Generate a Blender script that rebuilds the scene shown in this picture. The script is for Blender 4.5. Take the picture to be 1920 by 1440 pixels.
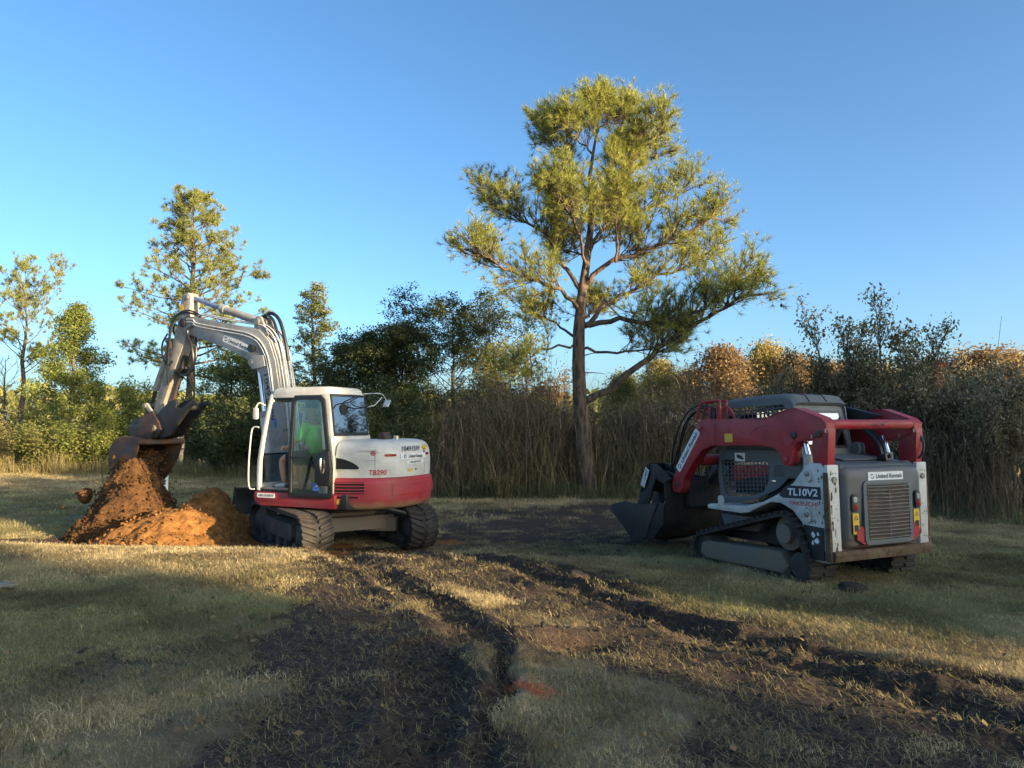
import bpy, bmesh, math, random
import numpy as np
from mathutils import Vector, Matrix
R = math.radians
sc = bpy.context.scene
for o in list(bpy.data.objects): bpy.data.objects.remove(o)
C = sc.collection
# ---------------------------------------------------------------- camera, sky, sun, exposure
EYE = 1.65
cam = bpy.data.cameras.new('camera'); cam.sensor_width = 36; cam.lens = 36*1380/1920; cam.clip_end = 3000; cam.clip_start = .05
cam_o = bpy.data.objects.new('camera', cam); C.objects.link(cam_o)
cam_o.location = (0, 0, EYE); cam_o.rotation_euler = (R(90)+math.atan(73/1380), 0, 0); sc.camera = cam_o
SUN_EL = R(10); TRAVEL = Vector((-.82, .57)).normalized()        # light travels away from the camera and to its left
w = bpy.data.worlds.new('World'); sc.world = w; w.use_nodes = True
nt = w.node_tree; nt.nodes.clear()
sky = nt.nodes.new('ShaderNodeTexSky'); sky.sky_type = 'NISHITA'; sky.sun_disc = False
sky.sun_elevation = SUN_EL; sky.sun_rotation = math.atan2(-TRAVEL.x, -TRAVEL.y)
sky.altitude = 0; sky.air_density = .62; sky.dust_density = 2.5; sky.ozone_density = 2.1
hs = nt.nodes.new('ShaderNodeHueSaturation'); hs.inputs['Saturation'].default_value = 1.12
bg = nt.nodes.new('ShaderNodeBackground'); bg.inputs['Strength'].default_value = .147
wo = nt.nodes.new('ShaderNodeOutputWorld')
tn = nt.nodes.new('ShaderNodeMix'); tn.data_type = 'RGBA'; tn.blend_type = 'MULTIPLY'; tn.inputs[0].default_value = 1; tn.inputs[7].default_value = (.88, .94, .88, 1)   # the photograph's slightly warm white balance
nt.links.new(sky.outputs[0], hs.inputs['Color']); nt.links.new(hs.outputs[0], tn.inputs[6]); nt.links.new(tn.outputs[2], bg.inputs[0]); nt.links.new(bg.outputs[0], wo.inputs[0])
sun = bpy.data.lights.new('sun', 'SUN'); sun.energy = 5.0; sun.angle = R(.55); sun.color = (1, .78, .47)
sun_o = bpy.data.objects.new('sun', sun); C.objects.link(sun_o)
sun_o.rotation_euler = Vector((TRAVEL.x*math.cos(SUN_EL), TRAVEL.y*math.cos(SUN_EL), -math.sin(SUN_EL))).to_track_quat('-Z', 'Y').to_euler()
sun_o.location = (20, -14, 12)
vs = sc.view_settings; vs.view_transform = 'Standard'; vs.look = 'None'; vs.gamma = 1; vs.use_curve_mapping = False
vs.exposure = 1.66
sc.cycles.max_bounces = 6; sc.cycles.transparent_max_bounces = 16; sc.cycles.diffuse_bounces = 3
# ---------------------------------------------------------------- materials
MATS = {}
class NT:
    def __init__(s, name):
        s.m = bpy.data.materials.new(name); s.m.use_nodes = True; s.t = s.m.node_tree; s.t.nodes.clear()
        s.out = s.n('ShaderNodeOutputMaterial'); MATS[name] = s.m
    def n(s, k, **kw):
        o = s.t.nodes.new(k)
        for a, b in kw.items(): setattr(o, a, b)
        return o
    def l(s, a, b): s.t.links.new(a, b)
    def noise(s, scale, detail=5, rough=.6, co=None, dist=0):
        n = s.n('ShaderNodeTexNoise'); n.inputs['Scale'].default_value = scale; n.inputs['Detail'].default_value = detail
        n.inputs['Roughness'].default_value = rough; n.inputs['Distortion'].default_value = dist
        if co is not None: s.l(co, n.inputs['Vector'])
        return n.outputs['Fac']
    def coord(s, k='Object'): return s.n('ShaderNodeTexCoord').outputs[k]
    def ramp(s, f, stops):
        r = s.n('ShaderNodeValToRGB'); e = r.color_ramp.elements
        while len(e) > len(stops): e.remove(e[-1])
        while len(e) < len(stops): e.new(.5)
        for x, (p, c) in zip(e, stops):
            x.position = p; x.color = (*c, 1) if not isinstance(c, (int, float)) else (c, c, c, 1)
        s.l(f, r.inputs[0]); return r.outputs[0]
    def step(s, f, a, b):
        r = s.n('ShaderNodeMapRange'); r.interpolation_type = 'SMOOTHSTEP'
        r.inputs['From Min'].default_value = a; r.inputs['From Max'].default_value = b; s.l(f, r.inputs[0]); return r.outputs[0]
    def mix(s, f, a, b, mode='MIX'):
        m = s.n('ShaderNodeMix', data_type='RGBA', blend_type=mode)
        for i, v in ((0, f), (6, a), (7, b)):
            if isinstance(v, (int, float)): m.inputs[i].default_value = v
            elif isinstance(v, tuple): m.inputs[i].default_value = (*v, 1)
            else: s.l(v, m.inputs[i])
        return m.outputs[2]
    def math(s, op, a, b=0.):
        m = s.n('ShaderNodeMath', operation=op)
        for i, v in ((0, a), (1, b)):
            if isinstance(v, (int, float)): m.inputs[i].default_value = v
            else: s.l(v, m.inputs[i])
        return m.outputs[0]
    def attr(s, name, typ='GEOMETRY'):
        a = s.n('ShaderNodeAttribute', attribute_type=typ); a.attribute_name = name; return a.outputs['Fac']
    def bump(s, f, strength=.3, dist=.01):
        b = s.n('ShaderNodeBump'); b.inputs['Strength'].default_value = strength; b.inputs['Distance'].default_value = dist
        s.l(f, b.inputs['Height']); return b.outputs[0]
    def bsdf(s, col, rough=.6, metal=0., normal=None, **kw):
        p = s.n('ShaderNodeBsdfPrincipled')
        for k, v in (('Base Color', col), ('Roughness', rough), ('Metallic', metal)):
            if isinstance(v, (int, float)): p.inputs[k].default_value = v
            elif isinstance(v, tuple): p.inputs[k].default_value = (*v, 1)
            else: s.l(v, p.inputs[k])
        for k, v in kw.items(): p.inputs[k.replace('_', ' ')].default_value = v
        if normal is not None: s.l(normal, p.inputs['Normal'])
        return p.outputs[0]
    def done(s, sh): s.l(sh, s.out.inputs[0]); return s.m

def paint(name, col, rough=.42, dirt=(.10, .07, .045), amt=.35, scale=2.2, rust=None, low=None, metal=0.):
    """painted metal: soft grime, fine scratches, optional rust spots; low=(z0,z1) adds mud splash below a height"""
    t = NT(name); co = t.coord()
    n1 = t.noise(scale, 8, .65, co); n2 = t.noise(scale*9, 6, .7, co)
    f = t.math('MULTIPLY', t.step(t.math('ADD', n1, t.math('MULTIPLY', n2, .25)), .50, .85), amt)
    c = t.mix(f, col, dirt)
    c = t.mix(t.math('MULTIPLY', n2, .25), c, tuple(x*.75 for x in col))
    if rust:
        v = t.noise(scale*2.6, 9, .75, co, .6)
        c = t.mix(t.step(v, rust, rust+.035), c, (.075, .028, .014))
    if low:
        sp = t.n('ShaderNodeSeparateXYZ'); t.l(co, sp.inputs[0])
        g = t.step(t.math('ADD', sp.outputs[2], t.math('MULTIPLY', n1, .3)), low[1]+.15, low[0]+.15)
        c = t.mix(t.math('MULTIPLY', g, low[2] if len(low) > 2 else .8), c, low[3] if len(low) > 3 else dirt)
    mp = t.n('ShaderNodeMapping'); mp.inputs['Scale'].default_value = (1.2, 1.2, 14); mp.inputs['Rotation'].default_value = (.25, .2, 0); t.l(co, mp.inputs[0])
    sc_ = t.noise(5.5, 7, .7, mp.outputs[0]); c = t.mix(t.math('MULTIPLY', t.step(sc_, .60, .66), .35*min(1, amt*1.3)), c, dirt)
    du = t.noise(scale*.6, 4, .6, co); c = t.mix(t.math('MULTIPLY', t.step(du, .40, .75), .22), c, (.22, .18, .13))
    r = t.math('ADD', t.math('MULTIPLY', f, .45), t.math('ADD', t.math('MULTIPLY', du, .25), rough-.06))
    return t.done(t.bsdf(c, r, metal, t.bump(n2, .12, .004)))

def plain(name, col, rough=.5, metal=0., var=.3, scale=6., **kw):
    t = NT(name); n = t.noise(scale, 6, .6, t.coord())
    c = t.mix(t.step(n, .3, .75), tuple(x*(1-var) for x in col), tuple(min(1, x*(1+var*.5)) for x in col))
    return t.done(t.bsdf(c, rough, metal, t.bump(n, .15, .004), **kw))

def glass(name, tint=(.75, .85, .85), refl=1.0):
    t = NT(name); fr = t.n('ShaderNodeFresnel'); fr.inputs[0].default_value = 1.5
    tr = t.n('ShaderNodeBsdfTransparent'); tr.inputs[0].default_value = (*tint, 1)
    gl = t.n('ShaderNodeBsdfGlossy'); gl.inputs['Roughness'].default_value = .03
    mx = t.n('ShaderNodeMixShader'); t.l(t.math('MULTIPLY', fr.outputs[0], refl), mx.inputs[0]); t.l(tr.outputs[0], mx.inputs[1]); t.l(gl.outputs[0], mx.inputs[2])
    return t.done(mx.outputs[0])

def foliage(name, cols, rough=.6, trans=.35):
    """leaf colour varies from leaf to leaf and from clump to clump"""
    t = NT(name); g = t.n('ShaderNodeNewGeometry')
    n = t.noise(1.1, 3, .6, t.coord())
    f = t.math('ADD', t.math('MULTIPLY', g.outputs['Random Per Island'], .6), t.math('MULTIPLY', n, .45))
    k = len(cols)
    c = t.ramp(f, [(.12+.76*i/(k-1), q) for i, q in enumerate(cols)])
    d = t.bsdf(c, rough, Specular_IOR_Level=.25)
    tr = t.n('ShaderNodeBsdfTranslucent'); t.l(c, tr.inputs[0])
    mx = t.n('ShaderNodeMixShader'); mx.inputs[0].default_value = trans; t.l(d, mx.inputs[1]); t.l(tr.outputs[0], mx.inputs[2])
    return t.done(mx.outputs[0])

def bark(name, a, b, scale=7.):
    t = NT(name); co = t.coord(); mp = t.n('ShaderNodeMapping'); mp.inputs['Scale'].default_value = (1, 1, .28); t.l(co, mp.inputs[0])
    v = t.n('ShaderNodeTexVoronoi'); v.inputs['Scale'].default_value = scale*1.6; t.l(mp.outputs[0], v.inputs['Vector'])
    n = t.noise(scale, 8, .7, mp.outputs[0])
    f = t.math('ADD', t.math('MULTIPLY', v.outputs['Distance'], .6), t.math('MULTIPLY', n, .5))
    return t.done(t.bsdf(t.mix(t.step(f, .3, .75), b, a), .9, 0., t.bump(f, .8, .03)))

# ---------------------------------------------------------------- mesh helpers
def link(name, me, mat=None, parent=None):
    o = bpy.data.objects.new(name, me); C.objects.link(o)
    if mat is not None and me is not None: me.materials.append(mat if not isinstance(mat, str) else MATS[mat])
    if parent is not None: o.parent = parent
    return o
def mesh_np(name, V, F):
    V = np.ascontiguousarray(V, np.float32); F = np.ascontiguousarray(F, np.int32); k = F.shape[1]
    me = bpy.data.meshes.new(name); me.vertices.add(len(V)); me.vertices.foreach_set('co', V.ravel())
    me.loops.add(F.size); me.loops.foreach_set('vertex_index', F.ravel()); me.polygons.add(len(F))
    me.polygons.foreach_set('loop_start', np.arange(0, F.size, k, dtype=np.int32)); me.update(calc_edges=True); return me
def tag(o, label=None, cat=None, group=None, kind=None):
    for k, v in (('label', label), ('category', cat), ('group', group), ('kind', kind)):
        if v: o[k] = v
    return o
def thing(name, label, cat, loc=(0, 0, 0), rz=0., group=None):
    o = link(name, None); o.location = loc; o.rotation_euler = (0, 0, rz); o.empty_display_size = .2
    return tag(o, label, cat, group)

class MB:
    def __init__(s, M=None): s.V = []; s.F = []; s.M = M
    def add(s, V, F):
        b = len(s.V); s.V += [tuple(v) for v in V]; s.F += [tuple(i+b for i in f) for f in F]; return s
    def box(s, c, d, rot=None):
        x, y, z = (q/2 for q in d); P = [(a*x, b*y, e*z) for a in (-1, 1) for b in (-1, 1) for e in (-1, 1)]
        if rot is not None: P = [rot @ Vector(p) for p in P]
        return s.add([(p[0]+c[0], p[1]+c[1], p[2]+c[2]) for p in P], [(0, 1, 3, 2), (4, 6, 7, 5), (0, 4, 5, 1), (2, 3, 7, 6), (0, 2, 6, 4), (1, 5, 7, 3)])
    def prism(s, poly, axis, a, b):
        f = {'y': lambda p, q: (p[0], q, p[1]), 'x': lambda p, q: (q, p[0], p[1]), 'z': lambda p, q: (p[0], p[1], q)}[axis]
        n = len(poly)
        return s.add([f(p, a) for p in poly]+[f(p, b) for p in poly],
                     [tuple(range(n)), tuple(range(2*n-1, n-1, -1))]+[(i, (i+1) % n, n+(i+1) % n, n+i) for i in range(n)])
    def loft(s, rings, closed=True, caps=True):
        n = len(rings[0]); V = [p for r in rings for p in r]; F = []
        for k in range(len(rings)-1):
            for i in range(n if closed else n-1):
                j = (i+1) % n; F.append((k*n+i, k*n+j, (k+1)*n+j, (k+1)*n+i))
        if caps: F += [tuple(range(n)), tuple(range(len(V)-1, len(V)-n-1, -1))]
        return s.add(V, F)
    def tube(s, path, r, n=8, caps=True):
        path = [Vector(p) for p in path]; m = len(path); rr = r if isinstance(r, (list, tuple)) else [r]*m
        rings = []; u = None
        for i, p in enumerate(path):
            t = (path[min(i+1, m-1)]-path[max(i-1, 0)]).normalized()
            if u is None: u = t.orthogonal().normalized()
            u = (u-t*u.dot(t)).normalized() if (u-t*u.dot(t)).length > 1e-5 else t.orthogonal().normalized()
            v = t.cross(u); rings.append([p+(u*math.cos(a)+v*math.sin(a))*rr[i] for a in (2*math.pi*k/n for k in range(n))])
        return s.loft(rings, True, caps)
    def cyl(s, a, b, r, n=20, r2=None): return s.tube([a, b], [r, r if r2 is None else r2], n)
    def build(s, name, mat, parent=None, bevel=0., seg=2, ang=35, flat=False):
        me = bpy.data.meshes.new(name)
        V = s.V if s.M is None else [s.M @ Vector(v) for v in s.V]
        me.from_pydata([tuple(v) for v in V], [], s.F)
        bm = bmesh.new(); bm.from_mesh(me); bmesh.ops.recalc_face_normals(bm, faces=bm.faces[:])
        if bevel:
            ed = [e for e in bm.edges if len(e.link_faces) == 2 and e.calc_face_angle(0) > R(28)]
            try: bmesh.ops.bevel(bm, geom=ed, offset=bevel, segments=seg, affect='EDGES', profile=.6, clamp_overlap=True)
            except Exception: pass
        bm.to_mesh(me); bm.free()
        if not flat:
            me.polygons.foreach_set('use_smooth', [True]*len(me.polygons)); me.set_sharp_from_angle(angle=R(ang))
        return link(name, me, mat, parent)
def smooth_path(pts, n=8):
    """Catmull-Rom through the points"""
    P = [Vector(p) for p in pts]; out = []
    for i in range(len(P)-1):
        a, b, c, d = P[max(i-1, 0)], P[i], P[i+1], P[min(i+2, len(P)-1)]
        for k in range(n):
            t = k/n; out.append(.5*((2*b)+(c-a)*t+(2*a-5*b+4*c-d)*t*t+(3*b-a-3*c+d)*t**3))
    return out+[P[-1]]
def frame(o, xd, yd):
    """matrix whose local x, y run along xd, yd"""
    x = Vector(xd).normalized(); z = x.cross(Vector(yd)).normalized(); y = z.cross(x)
    M = Matrix((x, y, z)).transposed().to_4x4(); M.translation = Vector(o); return M
def lettering(txt, width, height, mat, parent, M=None, warp=None, bold=.012, shear=0., name='lettering'):
    cu = bpy.data.curves.new('t', 'FONT'); cu.body = txt; cu.size = 1; cu.offset = bold; cu.shear = shear; cu.resolution_u = 3
    o = bpy.data.objects.new('t', cu); C.objects.link(o)
    me = bpy.data.meshes.new_from_object(o.evaluated_get(bpy.context.evaluated_depsgraph_get()))
    bpy.data.objects.remove(o); bpy.data.curves.remove(cu); me.materials.clear(); me.name = name
    v = np.empty(len(me.vertices)*3, np.float32); me.vertices.foreach_get('co', v); v = v.reshape(-1, 3)
    lo, hi = v[:, :2].min(0), v[:, :2].max(0); v[:, :2] = (v[:, :2]-(lo+hi)/2)/(hi-lo)*np.array([width, height])
    for vert, q in zip(me.vertices, v): vert.co = (warp(q[0], q[1]) if warp else M @ Vector((q[0], q[1], 0)))
    return link(name, me, mat, parent)
def rounded(w, h, r, n=4):
    return [(cx+r*math.cos(R(a0+90*k/n)), cy+r*math.sin(R(a0+90*k/n))) for cx, cy, a0 in ((w/2-r, h/2-r, 0), (-w/2+r, h/2-r, 90), (-w/2+r, -h/2+r, 180), (w/2-r, -h/2+r, 270)) for k in range(n+1)]
def plate(name, w, h, t, mat, parent, M, r=.01):
    mb = MB(M); mb.prism(rounded(w, h, r), 'z', 0, t); return mb.build(name, mat, parent)
def hull(circles, n=20):
    """outline of a belt stretched round circles (x, z, r)"""
    P = [(x+r*math.cos(a), z+r*math.sin(a)) for x, z, r in circles for a in (2*math.pi*k/n for k in range(n))]
    P = sorted(set(P)); cr = lambda o, a, b: (a[0]-o[0])*(b[1]-o[1])-(a[1]-o[1])*(b[0]-o[0])
    L = []
    for S in (P, P[::-1]):
        h = []
        for p in S:
            while len(h) > 1 and cr(h[-2], h[-1], p) <= 0: h.pop()
            h.append(p)
        L += h[:-1]
    return L
def resample(poly, step):
    P = [Vector(p) for p in poly]; P.append(P[0]); out = []; seg = [(P[i+1]-P[i]).length for i in range(len(P)-1)]; tot = sum(seg)
    n = max(8, round(tot/step)); k = 0; acc = 0.
    for j in range(n):
        d = j*tot/n
        while acc+seg[k] < d: acc += seg[k]; k += 1
        out.append(P[k].lerp(P[k+1], (d-acc)/seg[k]))
    return out
# numpy value noise
def vnoise(x, y, s=1., seed=0):
    x = np.asarray(x, float)*s+1000.; y = np.asarray(y, float)*s+1000.
    xi, yi = np.floor(x).astype(np.int64), np.floor(y).astype(np.int64); fx, fy = x-xi, y-yi
    fx = fx*fx*(3-2*fx); fy = fy*fy*(3-2*fy)
    def h(a, b):
        k = (a*374761393+b*668265263+seed*974634777) & 0xffffffff; k = ((k ^ (k >> 13))*1274126177) & 0xffffffff
        return ((k ^ (k >> 16)) & 0xffff)/65535.
    return (h(xi, yi)*(1-fx)+h(xi+1, yi)*fx)*(1-fy)+(h(xi, yi+1)*(1-fx)+h(xi+1, yi+1)*fx)*fy
def fbm(x, y, s=1., seed=0, o=4): return sum(vnoise(x, y, s*2**k, seed+k)*.5**k for k in range(o))/sum(.5**k for k in range(o))
def sstep(a, b, x): t = np.clip((np.asarray(x, float)-a)/(b-a), 0, 1); return t*t*(3-2*t)
# ---------------------------------------------------------------- ground
RUTS = [  # polyline (x, y), half width, depth
    ([(-2.72, 10.5), (-1.75, 8.9), (-.9, 7.35), (-.45, 6.3), (-.2, 5.6)], .21, .06),
    ([(-1.15, 10.4), (0., 8.9), (.76, 7.6), (1.35, 6.55), (1.78, 5.68), (2.25, 4.9), (2.85, 4.1), (3.6, 3.2)], .22, .085),
    ([(.55, 7.75), (1.25, 6.75), (2.1, 5.75), (2.8, 5.05), (3.9, 4.2)], .12, .06),
    ([(-.62, 5.5), (-.5, 4.4), (-.42, 3.0)], .24, .06),
    ([(-.12, 5.6), (-.10, 4.4), (-.12, 3.0)], .07, .045),
    ([(.2, 9.4), (.95, 8.3), (1.3, 7.7)], .15, .06)]
MUD = [  # x, y, rx, ry, rotation, strength
    (-9.2, 12.2, 2.2, .5, 4, .9), (.5, 10.6, 1.6, .7, 0, .8), (1.6, 13.4, 3.6, 1.9, 0, 1.15), (.6, 16.5, 3.5, 1.6, 0, .8), (-1.7, 10.2, 1.4, 1.1, 25, 1.1), (1.0, 8.4, .5, .5, 0, 1.0), (3.2, 5.75, 1.6, .2, -18, .6),
    (-2.2, 5.4, 1.5, .55, 10, .5), (-2.4, 4.4, 1.9, .7, -8, .5), (-4, 3.9, 2.2, .35, 8, .42), (.15, 5.9, .45, .3, 10, 1.3), (1.7, 3.9, 1.2, .8, 0, .75), (2.9, 7.6, .35, .25, 0, .6), (-1.6, 7.0, .5, .9, 35, .9)]
BANDS = [([(-2.0, 11.0), (-.75, 8.6), (.5, 7.0), (1.25, 5.9), (2.05, 4.9), (3.3, 3.5), (4.2, 2.6)], 1.2, 1.2), ([(-2.2, 10.2), (-1.45, 7.6), (-1.05, 6.0), (-.72, 4.6), (-.55, 2.6)], .85, 1.15)]
STRAW = [(-.35, 7.15, .30, .75, 38, 1.25), (.55, 6.15, .24, .6, 45, 1.0), (.45, 4.55, .55, .55, 0, .85), (3.4, 5.2, 1.0, .35, -25, .9), (2.9, 3.6, .6, .5, 0, .7), (-2.8, 9.5, 1.3, .5, 10, .6), (-1.3, 6.35, .3, .3, 0, .9), (-2.9, 3.7, .9, .6, 0, .4)]
GREEN = [(-4.0, 6.6, 2.8, 1.9, 0, .95), (-4.2, 5.0, 1.7, 1.0, 0, .9), (1.9, 7.7, 1.8, 1.0, -12, 1.1), (4.2, 7.2, 2.4, 1.3, -10, .95), (-9, 18, 7, 6, 0, .9), (3.5, 11, 4, 2.5, 0, .9), (6.5, 9.5, 3, 3.5, 0, .9), (-2.4, 8.2, 1.4, .7, 0, .55), (-8, 7, 3, 2.5, 0, .6), (.7, 4.2, .5, .5, 0, .25)]
ORANGE = [(-1.9, 10.9, .95, .75, 15, 1.3), (-.95, 12.6, .38, .4, 0, 1.0), (-5.4, 12.3, 2.2, 1.0, 0, 1.3), (-4.2, 12.2, 1.2, .7, 0, 1.)]
def blobs(x, y, L, seed):
    dx = (fbm(x, y, .9, seed)-.5)*1.1; dy = (fbm(x, y, .9, seed+9)-.5)*1.1; f = np.zeros_like(np.asarray(x, float))
    for bx, by, rx, ry, a, s in L:
        c, n = math.cos(R(a)), math.sin(R(a)); u = ((x-bx+dx)*c+(y-by+dy)*n)/rx; v = (-(x-bx+dx)*n+(y-by+dy)*c)/ry
        f = np.maximum(f, s*np.exp(-(u*u+v*v)*.8))
    return f
def polydist(x, y, pl):
    best = np.full(np.shape(x), 1e9); arc = np.zeros(np.shape(x)); acc = 0
    for (ax, ay), (bx, by) in zip(pl[:-1], pl[1:]):
        L2 = (bx-ax)**2+(by-ay)**2; t = np.clip(((x-ax)*(bx-ax)+(y-ay)*(by-ay))/L2, 0, 1)
        d = np.hypot(x-ax-t*(bx-ax), y-ay-t*(by-ay)); k = d < best; best = np.where(k, d, best); arc = np.where(k, acc+t*math.sqrt(L2), arc); acc += math.sqrt(L2)
    return best, arc
def base_z(x, y):
    x = np.asarray(x, float); y = np.asarray(y, float)
    left = 1-sstep(-1.2, 2.6, x)
    fall = sstep(9.1, 11.6, y+.10*x*left)
    z = -.18*sstep(3.5, 9.0, y)*(1-left)-.03*sstep(4, 9, y)*left - (.32*left+.06*(1-left))*fall - .10*sstep(14, 24, y)
    return z+(fbm(x, y, .35, 3)-.5)*.07*sstep(1.5, 5, np.hypot(x+2.6, y-12.3))*sstep(1, 3, np.hypot(x-3.8, y-9.6))
def ground_fields(x, y):
    near = (np.abs(x) < 13) & (y > 1) & (y < 19)
    z = base_z(x, y); mud = blobs(x, y, MUD, 20); straw = blobs(x, y, STRAW, 40); green = blobs(x, y, GREEN, 60); org = blobs(x, y, ORANGE, 80)
    for pl, wd, st in BANDS:
        wob = (fbm(x, y, 1.3, 25)-.5)*1.3; d, _ = polydist(x+wob, y-wob, pl); mud = np.maximum(mud, st*np.exp(-(d/wd)**3))
    mud = np.clip(mud*1.15-straw*.95, 0, 1.3)
    for pl, wd, dp in RUTS:
        wob = (fbm(x, y, 1.7, 5)-.5)*.22
        d, arc = polydist(x+wob, y+wob, pl); e = sstep(0, .5, arc)
        z = z - dp*np.exp(-(d/wd)**4) + .045*np.exp(-((d-wd-.08)/.08)**2)*(fbm(x, y, 3, 8))*1.6 + .026*np.sin(arc*31+np.abs(d)*9)*np.exp(-(d/wd)**6)
        mud = np.maximum(mud, 1.1*np.exp(-(d/(wd*1.25))**4)*(.45+fbm(x, y, 2.2, 31)))
    mud = np.clip(mud*(.40+1.1*fbm(x, y, 3.4, 12, 6)), 0, 1)
    lump = (fbm(x, y, 3.5, 14, 5)-.5)
    ms = sstep(.2, .7, mud); z = z + ms*(lump*.065-.012) + (1-ms)*lump*.035
    z = z - .12*np.exp(-(((x-.5)/.3)**2+((y-5.75)/.22)**2)) + .10*np.exp(-(((x-.3)/.28)**2+((y-5.98)/.12)**2))
    return np.where(near, z, base_z(x, y)), np.where(near, mud, 0), np.clip(green*(.55+.9*fbm(x, y, 1.2, 50)), 0, 1), np.clip(org*(.3+1.4*fbm(x, y, 2.5, 71)), 0, 1), straw
def gz(x, y): return float(base_z(np.array([x]), np.array([y]))[0])
def axis(lo, hi, step, far_lo, far_hi):
    a = list(np.arange(lo, hi+1e-6, step)); d = step
    while a[-1] < far_hi: d *= 1.22; a.append(a[-1]+d)
    d = step; b = [lo]
    while b[-1] > far_lo: d *= 1.22; b.append(b[-1]-d)
    return np.array(b[:0:-1]+a)
xs = axis(-7.2, 7.2, .05, -900, 900); ys = axis(2.7, 13, .05, -300, 1500)
GX, GY = np.meshgrid(xs, ys); nx, ny = len(xs), len(ys)
gZ, gM, gG, gO, gS = ground_fields(GX.ravel(), GY.ravel())
idx = np.arange(nx*ny).reshape(ny, nx)
gF = np.stack([idx[:-1, :-1], idx[:-1, 1:], idx[1:, 1:], idx[1:, :-1]], -1).reshape(-1, 4)
gme = mesh_np('ground', np.stack([GX.ravel(), GY.ravel(), gZ], 1), gF)
gme.polygons.foreach_set('use_smooth', np.ones(len(gF), bool))
_ca, _sa = math.cos(R(-48)), math.sin(R(-48)); _u = (GX.ravel()-.07)*_ca+(GY.ravel()-4.64)*_sa; _v = -(GX.ravel()-.07)*_sa+(GY.ravel()-4.64)*_ca
gP = np.exp(-(_u/.21)**4-(_v/.055)**2)*(.5+fbm(GX.ravel(), GY.ravel(), 14, 77))
for nm, arr in (('mud', gM), ('green', gG), ('orange', gO), ('paint', gP)):
    a = gme.attributes.new(nm, 'FLOAT', 'POINT'); a.data.foreach_set('value', np.ascontiguousarray(arr, np.float32))
t = NT('ground_soil'); co = t.coord()
n1 = t.noise(1.3, 6, .6, co); n2 = t.noise(22, 8, .75, co); n3 = t.noise(90, 6, .8, co)
straw = t.mix(t.step(n2, .3, .72), (.23, .17, .09), (.48, .375, .21))
straw = t.mix(t.step(n3, .45, .75), straw, (.50, .43, .29))
grn = t.mix(t.step(n2, .3, .7), (.10, .105, .06), (.25, .245, .14))
c = t.mix(t.math('MULTIPLY', t.step(t.attr('green'), .15, .6), .85), straw, grn)
soil = t.mix(t.step(n2, .32, .7), (.027, .020, .016), (.105, .071, .050)); soil = t.mix(t.step(n3, .6, .8), soil, (.155, .11, .076))
m = t.math('ADD', t.attr('mud'), t.math('MULTIPLY', t.math('SUBTRACT', n2, .5), .55))
c = t.mix(t.step(m, .10, .62), c, soil)
og = t.mix(t.step(n2, .3, .7), (.17, .062, .016), (.36, .15, .040))
c = t.mix(t.step(t.math('ADD', t.attr('orange'), t.math('MULTIPLY', t.math('SUBTRACT', n2, .5), .7)), .4, .6), c, og)
c = t.mix(t.math('MULTIPLY', t.step(t.math('ADD', t.attr('paint'), t.math('MULTIPLY', t.math('SUBTRACT', n3, .5), 1.2)), .40, .85), .9), c, (.62, .14, .06))
h = t.math('ADD', t.math('MULTIPLY', n2, .7), t.math('MULTIPLY', n3, .4))
t.done(t.bsdf(c, .95, 0., t.bump(h, .9, .035), Specular_IOR_Level=.2))
ground = link('ground', gme, 'ground_soil'); ground['kind'] = 'structure'

# ---------------------------------------------------------------- grass (uncountable: one object each)
rng = np.random.default_rng(7)
t = NT('grass_blades'); g = t.n('ShaderNodeNewGeometry'); rnd = g.outputs['Random Per Island']
gr = t.attr('fresh', 'INSTANCER'); tn = t.attr('tint', 'INSTANCER'); pt = t.attr('paint', 'INSTANCER')
dry = t.ramp(rnd, [(0, (.36, .265, .13)), (.5, (.65, .515, .275)), (1, (.88, .74, .44))])
fr = t.ramp(rnd, [(0, (.16, .165, .065)), (.6, (.325, .315, .14)), (1, (.55, .48, .25))])
c = t.mix(t.step(t.math('ADD', gr, t.math('MULTIPLY', t.math('SUBTRACT', rnd, .5), .5)), .25, .75), dry, fr)
c = t.mix(1., c, t.mix(tn, (.42, .40, .38), (1.1, 1.08, 1.05)), 'MULTIPLY')
c = t.mix(pt, c, (.75, .17, .08))
d = t.bsdf(c, .7, Specular_IOR_Level=.2); tr = t.n('ShaderNodeBsdfTranslucent'); t.l(c, tr.inputs[0])
mx = t.n('ShaderNodeMixShader'); mx.inputs[0].default_value = .25; t.l(d, mx.inputs[1]); t.l(tr.outputs[0], mx.inputs[2]); t.done(mx.outputs[0])
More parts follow.
